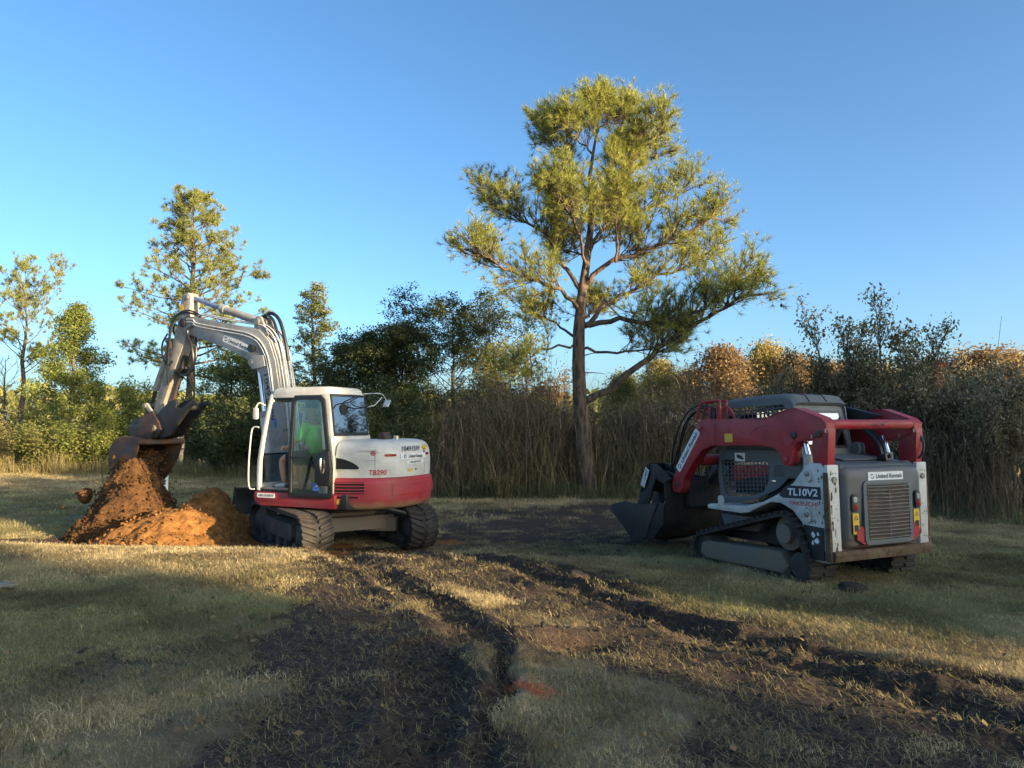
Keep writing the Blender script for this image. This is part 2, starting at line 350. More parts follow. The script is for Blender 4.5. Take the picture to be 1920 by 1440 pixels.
def blades(rng, n, rad, h0, h1, wid, lean, segs=3):
    """n curved, tapering blades in a disc"""
    a = rng.uniform(0, 2*np.pi, n); r = rad*np.sqrt(rng.uniform(0, 1, n)); p = np.stack([r*np.cos(a), r*np.sin(a), np.full(n, -.004)], 1)
    h = rng.uniform(h0, h1, n); b = rng.uniform(0, 2*np.pi, n); ln = rng.uniform(lean[0], lean[1], n)
    d = np.stack([np.cos(b), np.sin(b), np.zeros(n)], 1); q = np.stack([-np.sin(b), np.cos(b), np.zeros(n)], 1)
    V = []; F = []; w0 = wid*rng.uniform(.6, 1.3, n)
    for k in range(segs+1):
        s = k/segs; up = np.sin(s*ln)/ln; out = (1-np.cos(s*ln))/ln
        cpt = p+d*(out*h)[:, None]; cpt[:, 2] += up*h
        ww = (w0*(1-s**1.6)*.5)[:, None]
        if k < segs: V += [cpt-q*ww, cpt+q*ww]
        else: V += [cpt]
    V = np.stack(V, 1).reshape(-1, 3); m = 2*segs+1; o = np.arange(n)[:, None]*m
    for k in range(segs-1): F.append(o+np.array([2*k, 2*k+1, 2*k+3])); F.append(o+np.array([2*k, 2*k+3, 2*k+2]))
    F.append(o+np.array([2*segs-2, 2*segs-1, 2*segs]))
    return V, np.concatenate(F)
def scatter_object(name, P, rot, scl, var, attrs, lib):
    me = bpy.data.meshes.new(name); me.vertices.add(len(P)); me.vertices.foreach_set('co', np.ascontiguousarray(P, np.float32).ravel())
    for nm, arr, ty in [('rot', rot, 'FLOAT_VECTOR'), ('scl', scl, 'FLOAT'), ('var', var, 'INT')]+[(k, v, 'FLOAT') for k, v in attrs.items()]:
        a = me.attributes.new(nm, ty, 'POINT')
        a.data.foreach_set('vector' if ty == 'FLOAT_VECTOR' else 'value', np.ascontiguousarray(arr, np.int32 if ty == 'INT' else np.float32).ravel())
    o = link(name, me); ng = bpy.data.node_groups.new(name, 'GeometryNodeTree')
    ng.interface.new_socket('Geometry', in_out='INPUT', socket_type='NodeSocketGeometry'); ng.interface.new_socket('Geometry', in_out='OUTPUT', socket_type='NodeSocketGeometry')
    N = ng.nodes.new; gi, go, ip, ci = N('NodeGroupInput'), N('NodeGroupOutput'), N('GeometryNodeInstanceOnPoints'), N('GeometryNodeCollectionInfo')
    ci.inputs['Collection'].default_value = lib; ci.inputs['Separate Children'].default_value = True; ci.inputs['Reset Children'].default_value = True
    ip.inputs['Pick Instance'].default_value = True
    def na(nm, ty): x = N('GeometryNodeInputNamedAttribute'); x.data_type = ty; x.inputs['Name'].default_value = nm; return x.outputs['Attribute']
    L = ng.links.new; L(gi.outputs[0], ip.inputs['Points']); L(ci.outputs[0], ip.inputs['Instance']); L(na('var', 'INT'), ip.inputs['Instance Index'])
    L(na('rot', 'FLOAT_VECTOR'), ip.inputs['Rotation']); L(na('scl', 'FLOAT'), ip.inputs['Scale']); L(ip.outputs[0], go.inputs[0])
    md = o.modifiers.new('scatter', 'NODES'); md.node_group = ng; return o
def library(name, makers, mat):
    col = bpy.data.collections.new(name)
    for i, (V, F) in enumerate(makers):
        o = bpy.data.objects.new(f'{name}_{i}', mesh_np(f'{name}_{i}', V, F)); o.data.materials.append(MATS[mat]); col.objects.link(o)
    return col
turf = library('turf_tuft', [blades(rng, 52, .09, .018, .052, .0036, (1.1, 2.9)) for _ in range(4)]+[blades(rng, 34, .11, .03, .095, .0032, (2.0, 3.4)) for _ in range(4)], 'grass_blades')
FOOT = [(-2.75, 12.3, 1.75), (-2.25, 11.6, 1.2), (-5.3, 12.5, 1.5), (-7.3, 13.6, 1.1), (3.75, 9.7, .9)]
def lawn(n, y0, y1, wide, scale):
    y = np.sqrt(rng.uniform(y0*y0, y1*y1, n)); x = rng.uniform(-wide, wide, n)*y
    z, mud, green, org, straw = ground_fields(x, y)
    keep = rng.uniform(0, 1, n) > np.clip(sstep(.06, .85, mud)*.93+sstep(.3, .6, org)+.7*sstep(.36, .62, fbm(x, y, 2.3, 95, 5))*(1-.8*green)*sstep(8.5, 5.5, y), 0, 1)
    for fx, fy, fr_ in FOOT[2:4]: keep &= np.hypot(x-fx, y-fy) > fr_*.8
    x, y, z, mud, green = x[keep], y[keep], z[keep], mud[keep], green[keep]; n = len(x)
    rot = np.stack([rng.normal(0, .12, n), rng.normal(0, .12, n), rng.uniform(0, 6.283, n)], 1)
    fresh = np.clip(green+rng.normal(0, .13, n), 0, 1)
    messy = rng.uniform(0, 1, n) < np.clip(.25+.9*(1-fresh)*sstep(9, 5, y), 0, .9)
    var = np.where(messy, rng.integers(4, 8, n), rng.integers(0, 4, n))
    tint = np.clip(.5+(fbm(x, y, 1.4, 90, 5)-.5)*2.2+rng.normal(0, .16, n)-mud*.45, 0, 1)
    ca, sa = math.cos(R(-48)), math.sin(R(-48)); u = (x-.07)*ca+(y-4.64)*sa; v = -(x-.07)*sa+(y-4.64)*ca
    pnt = ((np.abs(u) < .22+.03*rng.normal(0, 1, n)) & (np.abs(v) < .06+.02*rng.normal(0, 1, n))).astype(float)*rng.uniform(.4, 1, n)
    return np.stack([x, y, z], 1), rot, scale*rng.uniform(.65, 1.2, n)*(1+.6*sstep(.58, .74, fbm(x, y, 2.9, 66, 3))*rng.uniform(.2, 1, n)), var, fresh, tint, pnt
parts = [lawn(32000, 2.9, 7.5, .80, .85), lawn(34000, 7.5, 14, .78, 1.2), lawn(26000, 14, 34, .78, 2.0)]
P, ro, s_, v_, f_, t_, p_ = (np.concatenate(q) for q in zip(*parts))
lawn_o = scatter_object('lawn_grass', P, ro, s_, v_, {'fresh': f_, 'tint': t_, 'paint': p_}, turf)
tag(lawn_o, 'short mown lawn grass, straw coloured and green in patches', 'grass', kind='stuff')
# ---------------------------------------------------------------- machine materials
paint('white_paint', (.62, .60, .55), .38, (.19, .14, .09), .45, 2.0)
paint('boom_paint', (.29, .30, .305), .45, (.12, .09, .065), .7, 2.2)
paint('stick_paint', (.36, .335, .29), .45, (.13, .085, .05), .75, 2.6, rust=.66)
paint('red_paint', (.42, .025, .04), .36, (.16, .05, .04), .5, 2.4, low=(.68, .84, .95, (.36, .24, .13)))
paint('skirt_red', (.33, .018, .03), .4, (.13, .05, .04), .5, 3)
paint('arm_red', (.36, .012, .022), .40, (.10, .03, .025), .5, 2.6)
paint('loader_white', (.60, .59, .55), .42, (.15, .11, .075), .6, 3.0, rust=.62, low=(.05, .45, .75, (.10, .075, .055)))
paint('loader_grey', (.07, .088, .102), .38, (.16, .125, .09), .6, 2.4, low=(.26, .66, .9, (.13, .08, .05)))
paint('cab_grey', (.095, .11, .12), .45, (.15, .13, .10), .35, 2.5)
paint('black_steel', (.010, .011, .013), .5, (.05, .04, .032), .5, 3)
paint('bucket_steel', (.045, .036, .034), .55, (.26, .10, .03), .8, 3.2)
paint('coupler_steel', (.020, .015, .014), .45, (.11, .045, .025), .7, 5)
paint('frame_tan', (.15, .125, .10), .7, (.20, .15, .10), .9, 3)
paint('track_grey', (.030, .030, .030), .75, (.085, .065, .046), .9, 5)
paint('rust_tan', (.14, .095, .055), .8, (.07, .035, .02), .95, 5, rust=.52)
plain('rubber', (.036, .031, .027), .8, 0, .6, 6)
plain('muddy_rubber', (.045, .036, .029), .85, 0, .6, 7)
plain('hose_black', (.012, .012, .013), .4)
plain('black_plastic', (.014, .014, .015), .42)
plain('chrome', (.75, .75, .76), .12, 1., .1)
plain('blue_rod', (.16, .21, .36), .3, .3, .2)
plain('pipe_grey', (.50, .51, .51), .4)
plain('sticker_white', (.75, .75, .73), .45, 0, .08)
plain('ink_black', (.012, .014, .03), .5, 0, .1)
plain('ink_blue', (.03, .06, .22), .5, 0, .1)
plain('ink_red', (.42, .02, .03), .5, 0, .1)
plain('ink_white', (.7, .7, .7), .5, 0, .1)
plain('sticker_yellow', (.70, .42, .03), .5, 0, .2)
plain('sticker_blue', (.05, .14, .42), .5, 0, .2)
plain('lens_red', (.30, .012, .015), .2, 0, .2)
plain('lens_clear', (.55, .57, .6), .1, .4, .2)
plain('brass_grey', (.28, .26, .22), .45, .6)
plain('dark_void', (.006, .006, .007), .8)
glass('cab_glass', (.88, .93, .92), .8); glass('dark_glass', (.30, .36, .38), 6.5); glass('door_glass', (.86, .93, .91), .7)

def brand_mark(parent, M, w, h, mat, wtext='United Rentals', shear=.25):
    """ring mark followed by the name, flat in the x-y plane of M"""
    mb = MB(M @ Matrix.Translation((-w*.42, 0, 0))); r = h*.62; n = 20
    for q in (.35, .8):
        pass
    ring = [(r*math.cos(a), r*math.sin(a)) for a in (2*math.pi*k/n for k in range(n))]; inn = [(x*.62, y*.62) for x, y in ring]
    mb.add([(*p, 0) for p in ring]+[(*p, 0) for p in inn], [(i, (i+1) % n, n+(i+1) % n, n+i) for i in range(n) if i % 10 > 1])
    mb.build('logo_ring', mat, parent, flat=True)
    return lettering(wtext, w*.80, h*1.15, mat, parent, M @ Matrix.Translation((w*.09, 0, 0)), bold=.02, shear=shear)
def sign_plate(parent, M, w, h, name='decal_plate', mark=True, text=None, ink='ink_black', shear=.2, r=.012):
    p = plate(name, w, h, .004, 'sticker_white', parent, M, r); M2 = M @ Matrix.Translation((0, 0, .0065))
    if mark: brand_mark(p, M2, w*.94, h*.48, ink)
    else: lettering(text, w*.88, h*.6, ink, p, M2, bold=.015, shear=shear)
    return p
def make_track(root, M, circles, y0, y1, pitch, lug_h, name, belt_mat, lug_mat, chevron=True, lab=None):
    """rubber belt round the given circles with one object per tread lug"""
    out = resample(hull(circles, 40), .05); inn = [(x, z) for x, z in out]
    cx = sum(p.x for p in out)/len(out); cz = sum(p.y for p in out)/len(out)
    n = len(out); nor = []
    for i in range(n):
        d = (out[(i+1) % n]-out[i-1]).normalized(); nor.append(Vector((d.y, -d.x)))
    mb = MB(M); rings = []
    for i in range(n):
        p, q = out[i], nor[i]; a = p-q*lug_h; b = p-q*(lug_h+.035)
        rings.append([(a.x, y0, a.y), (a.x, y1, a.y), (b.x, y1, b.y), (b.x, y0, b.y)])
    rings.append(rings[0]); mb.loft(rings, True, False)
    belt = mb.build(name, belt_mat, root, ang=50)
    pts = resample(hull(circles, 40), pitch); m = len(pts); w = y1-y0
    lm = MB(); 
    for sgn in (-1, 1):
        y_in, y_out = (sgn*.02, sgn*w/2) if not chevron else (sgn*.03, sgn*w/2)
        sk = pitch*.55 if chevron else 0
        P = []
        for zz, tp in ((-.012, 1.), (lug_h, .7)):
            for yy, off in ((y_in, sk), (y_out, -sk*.5)):
                P += [(off-pitch*.24*tp, yy, zz), (off+pitch*.24*tp, yy, zz)]
        lm.add(P, [(0, 1, 3, 2), (4, 6, 7, 5), (0, 4, 5, 1), (2, 3, 7, 6), (0, 2, 6, 4), (1, 5, 7, 3)])
        if not chevron: pass
    me = None
    for i in range(m):
        d = (pts[(i+1) % m]-pts[i-1]).normalized(); q = Vector((d.y, -d.x)); p = pts[i]-q*lug_h
        if me is None:
            o = lm.build('tread_lug', lug_mat, belt, .004, 1); me = o.data
        else: o = link('tread_lug', me, None, belt)
        L = Matrix(((d.x, 0, q.x, p.x), (0, 1, 0, (y0+y1)/2), (d.y, 0, q.y, p.y), (0, 0, 0, 1)))
        o.matrix_local = (M @ L) if M is not None else L
    return belt
# ================================================================ EXCAVATOR
EX = thing('excavator', 'white and red tracked excavator dumping soil, boom raised over the dirt heaps', 'excavator', (-2.88, 12.4, -.35), R(155))
# --- undercarriage, turned relative to the house
UM = Matrix.Rotation(R(-31), 4, 'Z')
for sy in (1, -1):
    y0, y1 = (.63, 1.10) if sy > 0 else (-1.10, -.63)
    make_track(EX, UM, [(1.12, .34, .34), (-1.12, .335, .335), (-.6, .18, .18), (.6, .18, .18)], y0, y1, .105, .032, 'rubber_track', 'rubber', 'muddy_rubber')
    ym = (y0+y1)/2; out = y1 if sy > 0 else y0
    mb = MB(UM); mb.prism([(.95, .20), (-.95, .20), (-1.0, .30), (-.9, .44), (-.6, .47), (.6, .47), (.92, .42), (1.0, .30)], 'y', ym-.10, ym+.10)
    mb.prism([(.62, .20), (-.66, .20), (-.74, .28), (-.70, .46), (.60, .46), (.70, .36)], 'y', *(sorted((ym, out-sy*.06))))
    tf = mb.build('track_frame', 'track_grey', EX, .02)
    for k in range(5):
        x = -.84+k*.42; m2 = MB(UM); m2.tube([(x, ym-.17, .12), (x, ym-.06, .12), (x, ym-.05, .09), (x, ym+.05, .09), (x, ym+.06, .12), (x, ym+.17, .12)], [.09, .09, .05, .05, .09, .09], 18); m2.build('roller', 'track_grey', tf)
    for x, nm, rr in ((1.12, 'idler', .27), (-1.12, 'sprocket', .26)):
        m2 = MB(UM); m2.tube([(x, ym-.10, .335), (x, ym-.09, .335), (x, ym+.09, .335), (x, ym+.10, .335), (x, ym+.18, .335), (x, ym+.20, .335)], [rr-.03, rr, rr, rr-.03, .13, .10], 26); m2.build(nm, 'track_grey', tf)
mb = MB(UM); mb.prism([(-.62, -.36), (-.62, .36), (-.30, .70), (.30, .70), (.62, .36), (.62, -.36), (.30, -.70), (-.30, -.70)], 'z', .34, .58)
for sx in (-1, 1):
    for sy in (-1, 1): mb.box((sx*.62, sy*.5, .36), (.28, .5, .22), Matrix.Rotation(R(-sx*sy*38), 3, 'Z'))
mb.prism([(-.63, .30), (-.63, .52), (.63, .52), (.63, .30)], 'x', -.78, -.64)
mb.build('lower_frame', 'frame_tan', EX, .02)
mb = MB(); mb.cyl((0, 0, .56), (0, 0, .70), .52, 40); mb.cyl((0, 0, .58), (0, 0, .64), .58, 40); mb.build('slew_ring', 'black_steel', EX)
UB = UM @ Matrix.Translation((.20, 0, .26))
prof = [(1.86, .08), (1.90, .25), (1.88, .42), (1.80, .56), (1.85, .57), (1.95, .42), (1.97, .25), (1.93, .06)]
mb = MB(UB); mb.prism(prof, 'y', -1.2, 1.2); mb.prism([(1.62, .1), (1.9, .05), (1.98, .3), (1.86, .59), (1.78, .57), (1.8, .3)], 'y', 1.19, 1.215); mb.prism([(1.62, .1), (1.9, .05), (1.98, .3), (1.86, .59), (1.78, .57), (1.8, .3)], 'y', -1.215, -1.19)
bl = mb.build('dozer_blade', 'black_steel', EX, .006)
for sy in (-1, 1):
    m2 = MB(UM); m2.tube([(.6, sy*.35, .38), (1.2, sy*.45, .33), (2.08, sy*.5, .50)], .075, 4); m2.build('push_arm', 'track_grey', bl, .01)
m2 = MB(UM); m2.cyl((.75, .0, .52), (1.3, 0, .48), .055); m2.build('blade_cylinder', 'track_grey', bl)
m2 = MB(UM); m2.cyl((1.28, .0, .482), (2.06, 0, .62), .03); m2.build('blade_rod', 'chrome', bl)
# --- house
def tail(phi, s=1.):
    c, n = math.cos(R(phi)), math.sin(R(phi)); r = ((abs(c)/1.52)**2.7+(abs(n)/1.05)**2.7)**(-1/2.7)*s; return r*c, r*n
def ring(phi0, phi1, s, z, off, x_edge, n=44):
    pts = [tail(phi0+(phi1-phi0)*k/n, s) for k in range(n+1)]
    return [(x_edge+(min(x, x_edge)-x_edge)*(1-off), y*(1-off*.8), z) for x, y in pts]
mb = MB(); mb.prism([(.82, .1), (.82, 1.0), (-.9, 1.0), (-1.1, .7), (-1.1, -.7), (-.9, -1.0), (.6, -1.0), (.95, -.3)], 'z', .70, .92)
mb.build('deck', 'black_steel', EX, .01)
mb = MB(); mb.loft([ring(123, 237, 1., z, o, -.70) for z, o in ((1.17, .004), (1.30, 0), (1.44, 0), (1.50, .012), (1.56, .018), (1.63, .045), (1.68, .09), (1.715, .16), (1.735, .28), (1.74, .45))])
hood = mb.build('engine_hood', 'white_paint', EX, ang=40)
mb = MB(); mb.loft([ring(121, 239, s, z, 0, -.66) for z, s in ((.69, .955), (.72, .985), (.78, 1.01), (.86, 1.02), (1.08, 1.022), (1.14, 1.018), (1.166, 1.00))])
cw = mb.build('counterweight', 'red_paint', EX, ang=40)
mb = MB()   # raised panel on the counterweight
rows = []
for z, s in ((.90, 1.021), (.905, 1.032), (1.045, 1.032), (1.05, 1.021)): rows.append([(*tail(158+k*44/14, s), z) for k in range(15)])
mb.loft(rows, False, False); mb.build('raised_panel', 'red_paint', cw)
mb = MB(); mb.prism(rounded(1.2, .95, .12, 5), 'z', 0, .38); mb.M = Matrix.Translation((-.06, -.555, 1.17)); mb.build('tank_cover', 'white_paint', EX, .05, 3)
mb = MB(); mb.prism([(.84, .76), (.86, .85), (.84, .915), (-.74, .915), (-.74, .70), (.70, .70)], 'y', .98, 1.075); skirt = mb.build('side_skirt', 'skirt_red', EX, .018)
mb = MB(); mb.prism([(.80, .74), (.80, .915), (-.70, .915), (-.70, .70)], 'y', -1.05, -.98); mb.build('side_skirt', 'skirt_red', EX, .018)
mb = MB(); mb.prism(rounded(.1, .07, .01), 'y', 0, .004); mb.M = Matrix.Translation((-.82, 1.0, .80)); 
# vents on the near side
def on_tail(phi, z, s=1.0, lift=.004):
    """frame on the tail surface: x runs along it to the viewer's right, y up"""
    p = Vector((*tail(phi, s), z)); a, b = Vector((*tail(phi-1, s), 0)), Vector((*tail(phi+1, s), 0)); xd = (b-a).normalized(); nrm = Vector((xd.y, -xd.x, 0))
    if nrm.dot(Vector((p.x, p.y, 0))) < 0: nrm = -nrm
    return p+nrm*lift, xd, nrm
def tail_warp(phi0, z0, s=1.0, lift=.006):
    def f(x, y):
        phi = phi0+math.degrees(x/1.42); p, xd, nrm = on_tail(phi, z0+y, s, lift); return p
    return f
def tail_patch(name, phi0, phi1, z0, z1, mat, parent, s=1., lift=.004, shape=None, n=8):
    mb = MB(); lo = []; hi = []
    for k in range(n+1):
        q = k/n; ph = phi0+(phi1-phi0)*q; top = z1 if shape is None else z0+(z1-z0)*shape(q)
        a, _, nr = on_tail(ph, z0, s, lift); b, _, _ = on_tail(ph, max(top, z0+.004), s, lift); lo.append((a, a-nr*.012)); hi.append((b, b-nr*.012))
    rings = [[lo[k][0], hi[k][0], hi[k][1], lo[k][1]] for k in range(n+1)]; mb.loft(rings); return mb.build(name, mat, parent)
tail_patch('intake_vent', 124.2, 139.5, 1.30, 1.47, 'dark_void', hood, 1., .006, lambda q: math.cos(q*1.5)**.6)
tail_patch('vent_rim', 123.9, 141.0, 1.285, 1.296, 'white_paint', hood, 1., .012)
tail_patch('grille_recess', 123.6, 142.5, .93, 1.11, 'dark_void', cw, 1.02, .004)
for k in range(4): tail_patch('grille_slat', 123.4, 143, .945+k*.047, .962+k*.047, 'red_paint', cw, 1.02, .022)
tail_patch('lower_vent', 122.5, 139, .865, .892, 'dark_void', cw, 1.02, .005)
for a, b in ((154.2, 161.2), (190.2, 194)): tail_patch('reflector', a, b, 1.49, 1.525, 'lens_red', hood, 1., .007)
for a in (148.5, 187.8): tail_patch('panel_gap', a, a+.14, 1.20, 1.60, 'black_plastic', hood, 1., .0025, None, 2)
for k, (a, b, z) in enumerate(((140, 150, 1.575), (146, 151, 1.545), (143.5, 149, 1.43))): tail_patch('scrape', a, b, z, z+.004, 'coupler_steel', hood, 1., .003)
lettering('TB290', .25, .08, 'ink_red', hood, warp=tail_warp(150.2, 1.25), bold=.02, shear=.15)
lettering('10491599', .43, .085, 'ink_black', hood, warp=tail_warp(174, 1.60, 1., -.006), bold=.012)
pl = tail_patch('decal_plate', 164.2, 189.0, 1.44, 1.52, 'sticker_white', hood, 1., .005)
lettering('United Rentals', .36, .055, 'ink_black', pl, warp=tail_warp(178.0, 1.482, 1., .0085), bold=.02, shear=.25)
mb = MB(); n = 18; rw = tail_warp(167.6, 1.482, 1., .0085); rg = [(.026*math.cos(2*math.pi*k/n), .034*math.sin(2*math.pi*k/n)) for k in range(n)]
mb.add([rw(*q) for q in rg]+[rw(q[0]*.55, q[1]*.6) for q in rg], [(i, (i+1) % n, n+(i+1) % n, n+i) for i in range(n) if i not in (4, 13)]); mb.build('logo_ring', 'ink_black', pl, flat=True)
pl = tail_patch('decal_plate', 169, 186.5, 1.365, 1.415, 'sticker_white', hood, 1., .0035)
lettering('1-800-UR-RENTS', .30, .034, 'ink_black', pl, warp=tail_warp(177.5, 1.39, 1., .0065), bold=.008, shear=.1)
tail_patch('warning_decal', 187.2, 193.5, 1.575, 1.645, 'sticker_yellow', hood, .985, .004); tail_patch('warning_decal', 170.2, 174.2, 1.245, 1.285, 'sticker_yellow', hood, 1., .004)
mb = MB(); p, xd, nr = on_tail(178, 1.275); mb.cyl(p-nr*.01, p+nr*.006, .014, 12); mb.build('lock', 'black_plastic', hood)
mb = MB(); n = 18; rw = tail_warp(147.5, 1.54, 1., .005); rg = [(.035*math.cos(2*math.pi*k/n), .035*math.sin(2*math.pi*k/n)) for k in range(n)]
mb.add([rw(*q) for q in rg]+[rw(q[0]*.72, q[1]*.72) for q in rg], [(i, (i+1) % n, n+(i+1) % n, n+i) for i in range(n)])
rg = [(x*.45, y*.3) for x, y in rg]; mb.add([rw(*q) for q in rg], [tuple(range(n))]); mb.build('emblem', 'ink_red', hood, flat=True)
mb = MB(); mb.prism([(-.09, 0), (.10, 0), (.05, .12), (-.03, .13)], 'y', -.10, .10); mb.M = Matrix.Translation((-1.05, .22, 1.725)); mb.build('exhaust_cap', 'coupler_steel', EX, .012)
mb = MB(); mb.cyl((-.95, -.25, 1.73), (-.95, -.25, 1.79), .055); mb.build('filler_cap', 'chrome', EX)
tail_patch('warning_decal', 122.6, 127.5, .775, .85, 'sticker_yellow', cw, 1.02, .006)
sign_plate(skirt, frame((.60, 1.0765, .86), (-1, 0, 0), (0, 0, 1)), .36, .07, mark=False, text='1-800 UR-RENTS')
# --- cab
def cabx(z, front):      # the cab narrows towards its roof
    q = max(0, (z-1.35)/1.15); return (.82-.20*q**1.4) if front else (-.70+.15*q)
def caby(z, left):
    q = max(0, (z-1.35)/1.15); return (1.06-.07*q) if left else (.05+.05*q)
def corner(z, f, l): return Vector((cabx(z, f), caby(z, l), z))
def bar(pts, w, d): return smooth_path(pts, 3)
PILLARS = []
zz = [.93, 1.15, 1.4, 1.75, 2.1, 2.36, 2.46]
for f, l, wx, wy in ((1, 1, .07, .06), (1, 0, .07, .06), (0, 1, .20, .06), (0, 0, .12, .06)):
    rings = []
    for z in zz:
        p = corner(z, f, l); dx = -wx if f else wx; dy = -wy if l else wy
        rings.append([p, p+Vector((dx, 0, 0)), p+Vector((dx, dy, 0)), p+Vector((0, dy, 0))])
    m2 = MB(); m2.loft(rings); PILLARS.append(m2)
mb = MB(); rings = []
for z, o in ((2.40, .0), (2.47, .0), (2.53, .02), (2.56, .06), (2.57, .16)):
    x0, x1, y0, y1 = cabx(2.45, 0)+o, cabx(2.45, 1)-o, caby(2.45, 0)+o, caby(2.45, 1)-o
    rings.append([(x+(x0+x1)/2, y+(y0+y1)/2, z) for x, y in rounded(x1-x0, y1-y0, .09, 4)])
mb.loft(rings); cab = mb.build('cab', 'white_paint', EX, ang=50)
for m2 in PILLARS: m2.build('pillar', 'white_paint', cab, .018, 2)
mb = MB(); mb.box((.06, .56, 2.375), (1.0, .78, .03)); mb.build('headliner', 'black_plastic', cab)
# rear wall round the rear window
z0, z1 = 1.78, 2.40; mb = MB()
def rear(z, y, t=0): return (cabx(z, 0)+t, y, z)
def rwall(ya, yb, za, zb, name, parent, mat='white_paint', t0=0., t1=.04):
    m = MB(); m.loft([[rear(za, ya, t0), rear(za, yb, t0), rear(za, yb, t1), rear(za, ya, t1)], [rear(zb, ya, t0), rear(zb, yb, t0), rear(zb, yb, t1), rear(zb, ya, t1)]]); return m.build(name, mat, parent)
rwall(.06, 1.05, 1.30, 1.80, 'rear_wall', cab)
rg = rwall(.13, .97, 1.84, 2.42, 'rear_window', cab, 'dark_glass', -.012, -.004)
for ya, yb, za, zb in ((.11, .99, 1.80, 1.85), (.11, .99, 2.41, 2.45), (.11, .145, 1.85, 2.41), (.955, .99, 1.85, 2.41)): rwall(ya, yb, za, zb, 'gasket', rg, 'black_plastic', -.016, .01)
wp = [(-.60, .28, 2.44), (-.62, .55, 2.36), (-.625, .62, 2.33), (-.63, .78, 2.30), (-.635, .86, 2.24)]
mb = MB(); mb.tube(smooth_path([(x-.03, y, z) for x, y, z in wp], 5), .009, 6); mb.tube(smooth_path([(-.655, .62, 2.33), (-.66, .5, 2.27), (-.66, .3, 2.25), (-.655, .14, 2.26)], 5), .009, 6); mb.build('cable', 'hose_black', cab)
mb = MB(); mb.tube([(-.62, .70, 2.21), (-.60, .70, 2.21)], .085, 22); mb.build('fan', 'black_plastic', cab)
# lower side panel behind the door, floor, front bar
mb = MB(); mb.prism([(-.70, .93), (-.42, .93), (-.42, 1.35), (-.52, 1.5), (-.70, 1.5)], 'y', 1.005, 1.055); mb.build('side_panel', 'white_paint', cab, .01)
mb = MB(); mb.box((.06, .555, .945), (1.50, .98, .05)); mb.build('cab_floor', 'black_plastic', cab)
mb = MB(); mb.prism([(.10, .955), (.72, .955), (.72, .985), (.10, .985)], 'y', .93, 1.058); mb.build('sill', 'brass_grey', cab, .004)
mb = MB(); mb.box((.80, .555, .99), (.05, .98, .10)); mb.box((.60, .555, 2.37), (.05, .85, .06)); mb.build('front_frame', 'white_paint', cab, .01)
mb = MB(); mb.loft([[corner(1.04, 1, 0)+Vector((-.02, .03, 0)), corner(1.04, 1, 1)+Vector((-.02, -.03, 0)), corner(1.04, 1, 1)+Vector((-.028, -.03, 0)), corner(1.04, 1, 0)+Vector((-.028, .03, 0))],
    [corner(1.5, 1, 0)+Vector((-.02, .03, 0)), corner(1.5, 1, 1)+Vector((-.02, -.03, 0)), corner(1.5, 1, 1)+Vector((-.028, -.03, 0)), corner(1.5, 1, 0)+Vector((-.028, .03, 0))]]); mb.build('windscreen', 'cab_glass', cab)
mb = MB(); mb.tube([corner(1.5, 1, 0)+Vector((-.03, .03, 0)), corner(1.5, 1, 1)+Vector((-.03, -.03, 0))], .014, 8); mb.build('windscreen_bar', 'black_plastic', cab)
mb = MB(); mb.prism([(.78, 1.0), (.78, 1.5), (.62, 2.34), (-.5, 2.34), (-.6, 1.55), (-.6, 1.3), (.0, 1.1)], 'y', .07, .075); mb.build('side_window', 'cab_glass', cab)
# door swung back along the side: black frame, glass, latch box
def door_pt(x, z): return x
outl = [(.12, .86), (.13, 1.5), (.12, 2.36), (.06, 2.43), (-.44, 2.43), (-.52, 2.36), (-.66, 1.55), (-.72, 1.3), (-.715, .90), (-.68, .86)]
inn = [(.055, .93), (.065, 1.5), (.055, 2.33), (.03, 2.36), (-.40, 2.36), (-.455, 2.31), (-.585, 1.6), (-.64, 1.3), (-.64, .95), (-.62, .93)]
mb = MB(); n = len(outl); V = []
for yy in (1.085, 1.12): V += [(x, yy-.06*max(0, (z-1.35)/1.15), z) for x, z in outl]+[(x, yy-.06*max(0, (z-1.35)/1.15), z) for x, z in inn]
F = []
for i in range(n):
    j = (i+1) % n; F += [(i, j, n+j, n+i), (2*n+i, 2*n+j, 3*n+j, 3*n+i), (i, j, 2*n+j, 2*n+i), (n+i, n+j, 3*n+j, 3*n+i)]
mb.add(V, F); door = mb.build('door', 'black_plastic', cab, .008)
mb = MB(); V = []
for yy in (1.100, 1.106): V += [(x, yy-.06*max(0, (z-1.35)/1.15), z) for x, z in inn]
mb.add(V, [tuple(range(n)), tuple(range(n, 2*n))]+[(i, (i+1) % n, n+(i+1) % n, n+i) for i in range(n)]); mb.build('pane', 'door_glass', door)
mb = MB(); mb.prism([(.06, 1.46), (-.30, 1.46), (-.30, 1.485), (.06, 1.485)], 'y', 1.09, 1.125); mb.prism([(-.30, 1.47), (-.28, 1.49), (-.24, 1.25), (-.15, .94), (-.19, .94), (-.27, 1.25)], 'y', 1.10, 1.118); mb.build('glazing_bar', 'black_plastic', door, .004)
mb = MB(); mb.prism([(-.42, 1.12), (-.43, 1.40), (-.50, 1.52), (-.58, 1.60), (-.68, 1.58), (-.72, 1.3), (-.70, 1.05), (-.5, 1.05)], 'y', 1.09, 1.155); lt = mb.build('latch_box', 'black_plastic', door, .015)
mb = MB(); mb.tube(smooth_path([(-.56, 1.16, 1.47), (-.56, 1.185, 1.45), (-.565, 1.185, 1.32), (-.57, 1.16, 1.24)], 5), .017, 8); mb.build('handle', 'chrome', lt)
mb = MB(); mb.prism([(.04, .95), (-.30, .95), (-.27, 1.05), (-.1, 1.16), (.04, 1.13)], 'y', 1.107, 1.11); 
